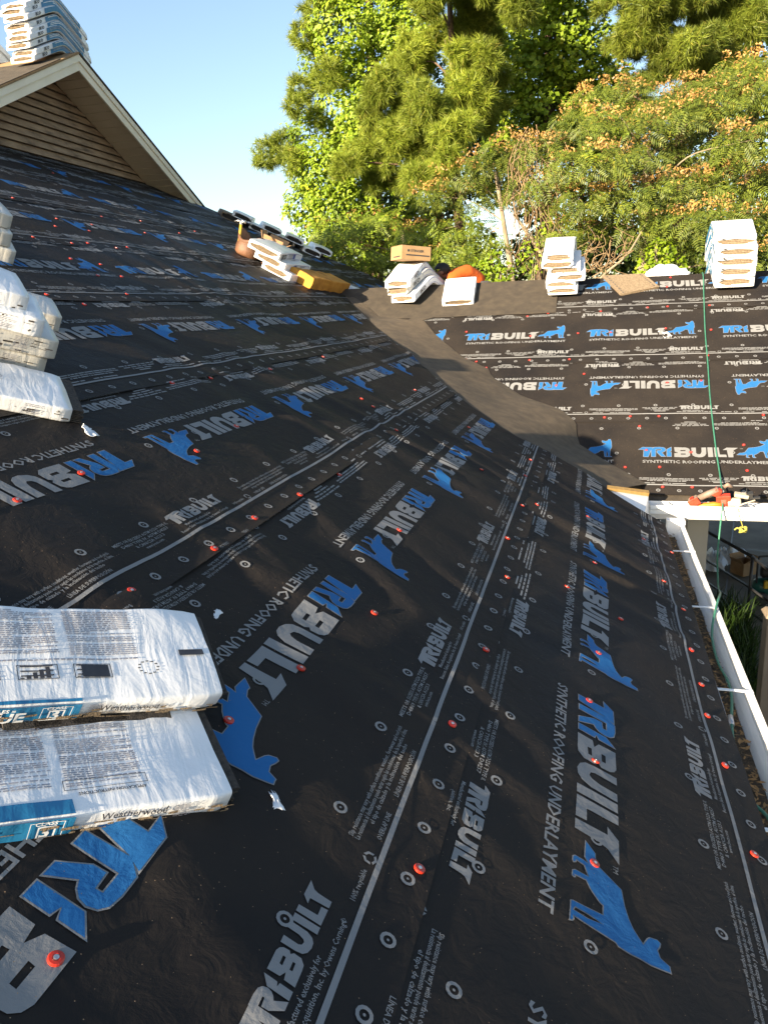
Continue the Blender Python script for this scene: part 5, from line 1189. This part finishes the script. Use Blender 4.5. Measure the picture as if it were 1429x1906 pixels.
def fronds(name, cl, dens, mat, fmat, parent, seed, size=.25, fl=.16, fkeep=None):
    """feathery compound leaves in flat drooping layers, blossoms along the top of each layer"""
    rng = np.random.default_rng(seed); P, Nn = clump_points(cl, dens, rng, .45); n = len(P); np_ = 8
    nn = Nn*.4 + np.array([-.30, -.55, .62]) + rand_unit(rng, n)*.45; nn /= np.linalg.norm(nn, axis=1, keepdims=True)
    hd = rand_unit(rng, n)*np.array([1, 1, .3]) + Nn*np.array([.6, .6, 0]) + np.array([0, 0, -.45]); hd -= nn*(hd*nn).sum(1, keepdims=True); hd /= np.linalg.norm(hd, axis=1, keepdims=True)
    side = np.cross(hd, nn); upv = nn
    VV = []; L = size*rng.uniform(.7, 1.2, n)
    for k in range(np_):
        f = (k+.6)/np_
        for sg in (-1, 1):
            c0 = P + hd*(L*f)[:, None] + upv*(-.20*L*f*f)[:, None]
            ll = L*.42*(1-.55*abs(f-.45)*1.6); ll = np.maximum(ll, .03)
            dd = side*sg*.85 + hd*.45 + upv*rng.uniform(-.25, .05, n)[:, None]
            tip = c0 + dd*ll[:, None]; wv = hd*(L*.045)[:, None]
            mid = (c0+tip)/2 + upv*.012
            VV.append(np.stack([c0, mid - wv, tip, mid + wv], 1))
    V = np.stack(VV, 1).reshape(-1, 3); m = len(V)//4; i = np.arange(m)*4; F = np.stack([i, i+1, i+2, i+3], 1)
    o = mobj_np(name, V, F, mat, parent)
    # blossoms
    top = Nn[:, 2] > .05; Q = P[top]; sel = rng.uniform(0, 1, len(Q)) < fl; Q = Q[sel]
    Q = Q[np.array([noise.noise(Vector((a*1.7, b*1.7, c*2.2))) > -.2 for a, b, c in Q], bool)] if len(Q) else Q
    per = 9; c = np.repeat(Q, per, 0) + rand_unit(rng, len(Q)*per)*np.array([.07, .07, .05]) + np.array([0, -.03, .09])
    d = rand_unit(rng, len(c))*.026; e = np.cross(d, rand_unit(rng, len(c)))*.55
    V = np.stack([c-d, c+e, c+d, c-e], 1).reshape(-1, 3); i = np.arange(len(c))*4; F = np.stack([i, i+1, i+2, i+3], 1)
    if len(V): mobj_np('blossom', V, F, fmat, parent)['kind'] = 'stuff'
    return o
def subclumps(cl, k, seed):
    rng = random.Random(seed); out = []
    for x, y, z, r, rz in cl:
        for _ in range(k):
            d = Vector((rng.gauss(0, 1), rng.gauss(0, 1)-.4, rng.gauss(0, .8))).normalized()*r*rng.uniform(.35, .85); f = rng.uniform(.30, .48)
            out.append((x+d.x, y+d.y, z+d.z, r*f, rz*f*.85))
    return out
def trunk(parent, base, top, r0, r1, mat, seed, limbs=(), bend=.3):
    rng = random.Random(seed); B0, T0_ = Vector(base), Vector(top); n = 9; pts = []; rs = []
    for i in range(n+1):
        t = i/n; p = B0.lerp(T0_, t) + Vector((bend*noise.noise(Vector((t*2.2, seed, 1))), bend*noise.noise(Vector((t*2.2, seed, 5))), 0))*(math.sin(math.pi*min(1, t*1.2))); pts.append(p); rs.append(r0+(r1-r0)*t)
    b = MB(); b.tube(pts, rs, 10)
    o = b.build('trunk', mat, parent, True)
    for (t, tip, rr) in limbs:
        i = min(n-1, int(t*n)); st = pts[i].lerp(pts[i+1], t*n-i); tp = Vector(tip); mid = st.lerp(tp, .5) + Vector((rng.uniform(-.15, .15), rng.uniform(-.15, .15), rng.uniform(.0, .25)))
        P = smooth([st, st.lerp(mid, .5)+Vector((0, 0, .04)), mid, tp], 4); m = len(P); b = MB(); b.tube(P, [rr*(1-.8*k/(m-1)) for k in range(m)], 7); b.build('limb', mat, parent, True)
    return o
def tree(name, loc, label, group):
    return tag(empty(name, (0, 0, 0)), label, 'tree', group)
def limbs_for(cl, k, base, top, r, seed):
    rng = random.Random(seed); out = []
    bz, tz = base[2], top[2]
    for c in rng.sample(cl, min(k, len(cl))):
        t = max(.25, min(.95, (c[2]-.5-bz)/(tz-bz))); out.append((t, (c[0], c[1], c[2]), r*(1.15-t)))
    return out
VINE = [(-5.51,16.53,6.98,.75,.75),(-6.25,17.33,6.74,.51,.51),(-5.07,17.3,6.65,.9,.9),(-5.69,17.3,5.9,.8,.8),(-6.58,17.26,5.18,.7,.7),(-4.88,16.4,5.23,.87,.87),(-5.99,16.48,4.42,.73,.73),(-6.71,16.7,3.81,.44,.44),(-5.7,16.53,3.57,.74,.74),(-6.31,16.3,3.05,.51,.51),(-4.25,16.79,6.9,.75,.75),(-5.13,17.28,7.64,.77,.77),(-4.65,17.18,4.63,.68,.68),(-5.01,16.54,3.1,.68,.68),(-4.55,17.57,3.37,.71,.71),(-5.78,16.64,2.71,.7,.7),(-5.78,17.66,8.53,.9,.9),(-4.49,17.08,8.34,.85,.85),(-7.0,17.75,4.59,.37,.37)]
VTUFT = [(-6.65,16.98,6.18,.3,.3),(-6.54,16.23,5.67,.2,.2),(-7.27,16.46,4.89,.32,.32),(-7.05,16.86,5.1,.32,.32),(-6.07,16.57,7.34,.38,.38),(-6.41,16.65,7.02,.27,.27),(-5.74,16.05,6.11,.32,.32),(-6.24,16.71,5.57,.22,.22),(-6.65,16.07,4.62,.28,.28),(-5.79,16.87,7.97,.43,.43)]
PINE = [(-4.05,15.79,6.05,.56,.56),(-3.31,15.67,6.29,.59,.59),(-2.73,15.79,6.52,.59,.59),(-4.32,15.08,5.27,.59,.59),(-3.53,14.66,5.02,.66,.66),(-2.96,15.26,5.27,.68,.68),(-2.49,15.86,5.63,.45,.45),(-2.48,15.75,5.01,.35,.35),(-4.82,15.68,4.7,.57,.57),(-4.03,15.46,4.4,.71,.71),(-3.14,14.52,4.43,.66,.66),(-4.55,15.79,4.06,.48,.48),(-3.55,14.58,3.86,.43,.43),(-5.09,15.24,4.36,.36,.36),(-2.73,15.09,5.81,.47,.47),(-2.99,15.63,6.94,.68,.68),(-2.13,14.79,6.79,.63,.63),(-3.4,14.71,6.85,.55,.55)]
GUM = [(-2.3,18.51,7.38,.85,.85),(-1.49,17.93,6.91,.82,.82),(-2.4,17.29,6.16,.76,.76),(-1.73,18.52,6.19,.92,.92),(-1.1,17.79,6.34,.6,.6),(-1.76,17.5,5.16,.77,.77),(-1.27,18.61,5.54,.64,.64),(-2.28,18.39,5.17,.7,.7),(-.89,18.47,5.89,.45,.45),(-2.89,17.79,7.43,.66,.66),(-1.19,18.18,7.44,.66,.66),(-2.61,18.18,4.4,.7,.7),(-1.78,17.29,7.87,.94,.94),(-.98,17.46,8.0,.62,.62),(-.51,17.49,5.72,.37,.37)]
RPINE = [(.2,16.36,6.51,.63,.63),(.94,16.38,6.18,.72,.72),(-.28,16.26,6.76,.48,.48),(.8,16.46,5.69,.44,.44),(1.48,17.15,6.52,.6,.6),(1.26,17.16,5.46,.51,.51),(1.66,16.83,5.79,.49,.49),(.68,16.95,5.15,.41,.41),(.08,16.7,5.24,.3,.3),(.61,16.1,6.96,.75,.75),(1.43,16.51,7.16,.75,.75),(1.37,17.03,4.91,.41,.41)]
RVINE = [(2.22,18.42,6.81,.58,.58),(2.49,18.02,6.2,.57,.57),(2.45,18.74,5.81,.49,.49),(2.58,17.95,7.17,.71,.71),(2.98,18.76,5.47,.66,.66),(2.07,18.52,7.79,.63,.63)]
MIM = [(-.2,14.5,5.0,.35,.2),(.9,14.4,4.75,.5,.22),(1.6,14.4,5.0,.45,.22),(.3,14.3,4.65,.5,.22),(-.51,14.31,4.73,.53,.25),(-.83,13.5,4.24,.59,.25),(-.02,13.66,4.12,.59,.25),(.63,13.9,4.26,.67,.27),(1.26,14.02,4.42,.58,.25),(1.77,14.0,4.58,.49,.23),(-1.4,13.42,3.85,.6,.26),(-.65,12.71,3.56,.64,.24),(.18,14.03,3.74,.73,.28),(1.09,14.33,3.91,.69,.26),(1.54,12.73,3.7,.53,.23),(-1.47,13.35,3.37,.51,.24),(-.72,13.0,3.08,.58,.23),(0,13.14,3.08,.66,.25),(.7,13.31,3.2,.65,.25),(1.52,14.25,3.42,.69,.26),(1.92,13.36,3.12,.48,.24),(-.96,13.3,2.69,.47,.21),(.99,12.94,2.69,.68,.22),(1.84,13.54,2.61,.58,.25),(.55,13.86,2.56,.52,.22),(1.63,12.98,2.12,.48,.2),(1.23,13.42,2.29,.5,.17),(.03,13.33,2.67,.42,.17)]
MIMB = [(-2.19,13.68,3.88,.44,.19),(-2.78,14.0,3.72,.46,.2),(-3.3,14.02,3.46,.42,.19),(-2.53,14.17,3.42,.46,.19),(-1.98,14.2,3.69,.37,.2),(-1.98,13.38,4.01,.34,.17)]
MIMC = [(-5.21,14.24,3.03,.49,.25),(-4.55,14.82,3.13,.56,.25),(-3.68,14.59,2.87,.59,.25),(-2.89,14.06,2.96,.47,.23),(-4.74,14.69,2.6,.56,.25),(-3.95,14.86,2.47,.56,.2),(-2.98,13.95,2.47,.52,.21),(-5.43,14.22,2.71,.35,.18),(-2.42,14.05,2.66,.37,.2),(-2.79,14.55,2.26,.39,.2),(-5.25,14.89,2.34,.52,.19)]
BACK = [(-6.89,19.53,4.2,.94,.94),(-5.79,19.55,4.12,1.06,1.06),(-4.81,20.69,4.18,1.1,1.1),(-3.86,20.93,5.16,1.09,1.09),(-6.32,21.31,2.98,1.18,1.18),(-4.85,21.41,2.9,1.16,1.16),(-3.8,21.23,2.97,.85,.85),(-1.99,21.38,2.88,.7,.7),(-1.98,21.01,4.02,.61,.61),(-.78,21.27,3.2,1.09,1.09),(.36,21.03,3.61,1.19,1.19),(1.58,20.82,3.51,1.29,1.29),(2.72,20.62,3.65,1.25,1.25),(3.52,20.76,2.66,1.14,1.14),(-.25,19.87,2.33,1.02,1.02),(1.3,21.13,2.43,1.07,1.07),(2.46,20.53,2.22,1.02,1.02),(-.95,20.66,4.88,1.04,1.04),(.31,21.41,5.26,.92,.92),(1.7,20.47,4.74,.99,.99),(2.75,20.11,5.15,.83,.83),(-6.51,20.39,5.8,.82,.82),(-4.63,20.79,6.69,1.07,1.07),(-3.33,21.09,5.77,.81,.81),(-5.12,20.73,8.16,.79,.79),(-1.63,19.84,2.65,.78,.78),(-2.64,20.96,2.5,.69,.69)]
GUM2 = [(-.35,17.9,5.2,.6,.6),(-.2,18.2,6.0,.35,.35),(-.55,18.2,6.6,.45,.5),(-.75,18.2,4.9,.6,.6)]
RPINE2 = [(-.15,16.6,6.15,.34,.3),(.45,16.9,5.75,.4,.3),(.35,17.0,6.3,.4,.35),(1.9,16.8,6.4,.5,.5),(1.9,17.0,5.5,.5,.45),(.3,16.8,4.95,.4,.3),(1.0,17.0,5.0,.45,.4)]
GT = 'trees behind the house'
t = tree('vine_covered_pine', (-5.4, 17, GROUND), 'tall pine smothered in bright green vine at the left of the trees', GT)
trunk(t, (-5.3, 17.2, GROUND), (-5.1, 17.1, 8.6), .24, .06, M['bark'], 1, limbs_for(VINE, 9, (-5.3, 17.2, GROUND), (-5.1, 17.1, 8.6), .10, 1))
leaves('vine_foliage', VINE, 4300, .098, M['leaf_vine'], t, 1); tufts('needles', VTUFT, 900, .16, M['needle'], t, 2, per=46, width=.0062)
t = tree('pine_tree', (-3.4, 15.4, GROUND), 'pine with long needle tufts standing in front of the vine covered one', GT)
trunk(t, (-2.75, 15.6, GROUND), (-3.2, 15.3, 7.4), .17, .04, M['bark'], 3, limbs_for(PINE, 12, (-2.75, 15.6, GROUND), (-3.2, 15.3, 7.4), .08, 3))
tufts('needles', subclumps(PINE, 6, 1), 1350, .17, M['needle'], t, 4, per=50, width=.0062)
t = tree('sweetgum_tree', (-1.7, 18, GROUND), 'tall broadleaf tree with star shaped bright leaves in the middle of the trees', GT)
trunk(t, (-1.7, 18.2, GROUND), (-1.6, 18, 8.2), .20, .05, M['bark'], 5, limbs_for(GUM, 10, (-1.7, 18.2, GROUND), (-1.6, 18, 8.2), .09, 5))
leaves('crown', GUM + GUM2, 3500, .108, M['leaf_gum'], t, 6, asp=.8)
t = tree('pine_tree', (1.0, 16.7, GROUND), 'dark pine whose branch reaches left across the sky gap at upper right', GT)
trunk(t, (1.15, 17.1, GROUND), (1.0, 16.8, 7.9), .19, .05, M['bark'], 7, limbs_for(RPINE, 10, (1.15, 17.1, GROUND), (1.0, 16.8, 7.9), .10, 7) + [(.78, (-.45, 16.2, 6.9), .06), (.70, (.05, 16.6, 5.3), .05)])
tufts('needles', subclumps(RPINE + RPINE2, 6, 2), 1250, .17, M['needle_dk'], t, 8, per=50, width=.0062)
t = tree('vine_covered_tree', (2.4, 18.3, GROUND), 'yellowish vine draped tree at the far right edge', GT)
trunk(t, (2.4, 18.4, GROUND), (2.4, 18.3, 7.6), .16, .05, M['bark'], 9, limbs_for(RVINE, 5, (2.4, 18.4, GROUND), (2.4, 18.3, 7.6), .07, 9))
leaves('vine_foliage', RVINE, 4000, .098, M['leaf_vine'], t, 10)
t = tree('mimosa_tree', (.4, 13.6, GROUND), 'wide feathery tree with orange blossoms above the right half of the ridge', GT)
trunk(t, (.25, 13.9, GROUND), (.2, 13.8, 4.0), .13, .05, M['bark_pale'], 11, limbs_for(MIM, 18, (.25, 13.9, GROUND), (.2, 13.8, 4.0), .075, 11))
fronds('crown', MIM, 600, M['frond'], M['flower'], t, 12, fl=.95)
t = tree('mimosa_tree', (-2.4, 13.9, GROUND), 'small arching feathery branch tree with orange blossoms left of the dead vines', GT)
trunk(t, (-1.2, 14.1, GROUND), (-2.2, 13.9, 3.75), .09, .03, M['bark_pale'], 13, limbs_for(MIMB, 5, (-1.2, 14.1, GROUND), (-2.2, 13.9, 3.75), .05, 13))
fronds('crown', MIMB, 520, M['frond'], M['flower'], t, 14, fl=.95)
t = tree('mimosa_tree', (-4.0, 14.5, GROUND), 'low feathery tree above the cardboard box with few yellow blossoms', GT)
trunk(t, (-3.6, 14.9, GROUND), (-4.0, 14.6, 3.0), .10, .04, M['bark_pale'], 15, limbs_for(MIMC, 8, (-3.6, 14.9, GROUND), (-4.0, 14.6, 3.0), .05, 15))
fronds('crown', MIMC, 620, M['frond_lt'], M['flower'], t, 16, fl=.35)
# dark trees filling the back, each a thing of its own
bt = [(BACK[0:2]+BACK[4:5]+BACK[21:22], -6.3, 20.3, 5.6, 'dark dense tree at the back left, behind the vine covered pine'),
      (BACK[2:4]+BACK[5:7]+BACK[22:25]+BACK[26:27], -4.5, 20.9, 6.6, 'dark tall tree at the back behind the tufted pine'),
      (BACK[7:10]+BACK[14:15]+BACK[17:18]+BACK[25:26], -.9, 20.9, 4.8, 'dark tree at the back behind the dead vines'),
      (BACK[10:12]+BACK[15:16]+BACK[18:20], 1.1, 21, 5.0, 'dark tree at the back behind the middle of the blossoming tree'),
      (BACK[12:14]+BACK[16:17]+BACK[20:21], 2.8, 20.6, 5.0, 'dark tree at the back right, behind the far right ridge stack')]
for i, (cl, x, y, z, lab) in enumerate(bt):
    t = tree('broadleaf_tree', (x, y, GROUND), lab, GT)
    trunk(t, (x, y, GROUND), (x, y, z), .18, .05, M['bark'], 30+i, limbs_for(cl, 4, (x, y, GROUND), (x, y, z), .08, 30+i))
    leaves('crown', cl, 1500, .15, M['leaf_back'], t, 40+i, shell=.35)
def shrub(name, base, cl, mat, label, seed, dens=4200, size=.075):
    t = tag(empty(name, (0, 0, 0)), label, 'shrub', 'shrubs behind the ridge'); b = MB(); rng = random.Random(seed)
    for c in cl:
        for k in range(3): b.tube(smooth([base, (base[0]+rng.uniform(-.1, .1), base[1], base[2]+1.5), (c[0]+rng.uniform(-.1, .1), c[1], c[2]+rng.uniform(-.1, .15))], 5), [.03-.0025*q for q in range(11)], 5)
    b.build('stem', M['bark_pale'], t, True); leaves('foliage', cl, dens, size, mat, t, seed)
shrub('leafy_shrub', (-2.1, 13.0, GROUND), [(-2.35, 13.0, 2.12, .22, .22), (-2.15, 13.0, 2.26, .17, .2), (-1.95, 12.9, 2.08, .2, .2), (-2.2, 13.1, 1.8, .35, .3)], M['leaf_bush'], 'lime green shrub poking above the ridge right of the worker', 51)
shrub('leafy_shrub', (.4, 12.75, GROUND), [(.39, 12.7, 2.26, .23, .23), (.58, 12.7, 2.02, .23, .2), (.2, 12.8, 2.04, .2, .2)], M['leaf_bush'], 'lime green shrub above the white plastic wrap on the ridge', 52)
shrub('leafy_shrub', (-1.75, 13.2, GROUND), [(-1.55, 13.1, 2.3, .22, .3), (-1.3, 13.2, 2.7, .2, .35)], M['leaf_vine'], 'thin vine shrub climbing below the dead vines', 53, 2600)
# dead vines and pale bare limbs
dv = tag(empty('dead_vine', (0, 0, 0)), 'tangle of tan dead vine stems hanging in front of the dark trees', 'vine')
rng = random.Random(12)
for k in range(46):
    x0 = -1.5 + rng.gauss(0, .20); z0 = 3.9 + rng.uniform(-.5, .35); P = [Vector((x0, 13.05+rng.uniform(-.15, .2), z0))]; n = 7; x1 = x0 + rng.gauss(.1, .28); z1_ = 1.9 + rng.uniform(-.2, 1.0)
    for i in range(1, n):
        f = i/(n-1); P.append(Vector((x0+(x1-x0)*f + rng.gauss(0, .06) + .25*math.sin(f*3.1)*(k % 3-1), 13.05+rng.uniform(-.12, .2), z0+(z1_-z0)*f + (.25*math.sin(f*3.1) if k % 4 == 0 else 0))))
    b = MB(); b.tube(smooth(P, 4), [.007*(1-.6*i/((n-1)*4)) for i in range((n-1)*4+1)], 5); b.build('stem', M['vine_dead'], dv, True)
b = MB()
for k in range(42):
    c = Vector((-.55+rng.gauss(0, .28), 12.9+rng.uniform(-.1, .2), 1.95+abs(rng.gauss(0, .3)))); P = [c]
    for i in range(4): P.append(P[-1] + Vector((rng.gauss(.03, .10), rng.gauss(0, .03), rng.gauss(.06, .08))))
    b.tube(smooth(P, 3), [.008*(1-.6*i/12) for i in range(13)], 4)
o = b.build('dry_brush', M['vine_dead'], None, True); tag(o, 'dry brown brushwood heap behind the ridge and the loose shingles', 'brushwood', kind='stuff')
bl = tag(empty('bare_limb', (0, 0, 0)), 'pale bare limb leaning right above the loose shingles', 'branch')
b = MB(); b.tube(smooth([(-.75, 12.95, 1.5), (-.45, 12.95, 1.95), (-.1, 12.95, 2.25), (.12, 12.98, 2.6), (.2, 13.0, 2.8)], 5), [.026-.0008*i for i in range(21)], 7); b.build('limb', M['bark_pale'], bl, True)
bl = tag(empty('bare_limb', (0, 0, 0)), 'pale bare limb leaning left behind the stack beside the dead vines', 'branch')
b = MB(); b.tube(smooth([(-1.1, 13.2, 1.4), (-1.32, 13.2, 2.2), (-1.62, 13.2, 2.7), (-1.8, 13.2, 3.0), (-1.85, 13.2, 3.4)], 5), [.040-.0013*i for i in range(21)], 7); b.build('limb', M['bark_pale'], bl, True)
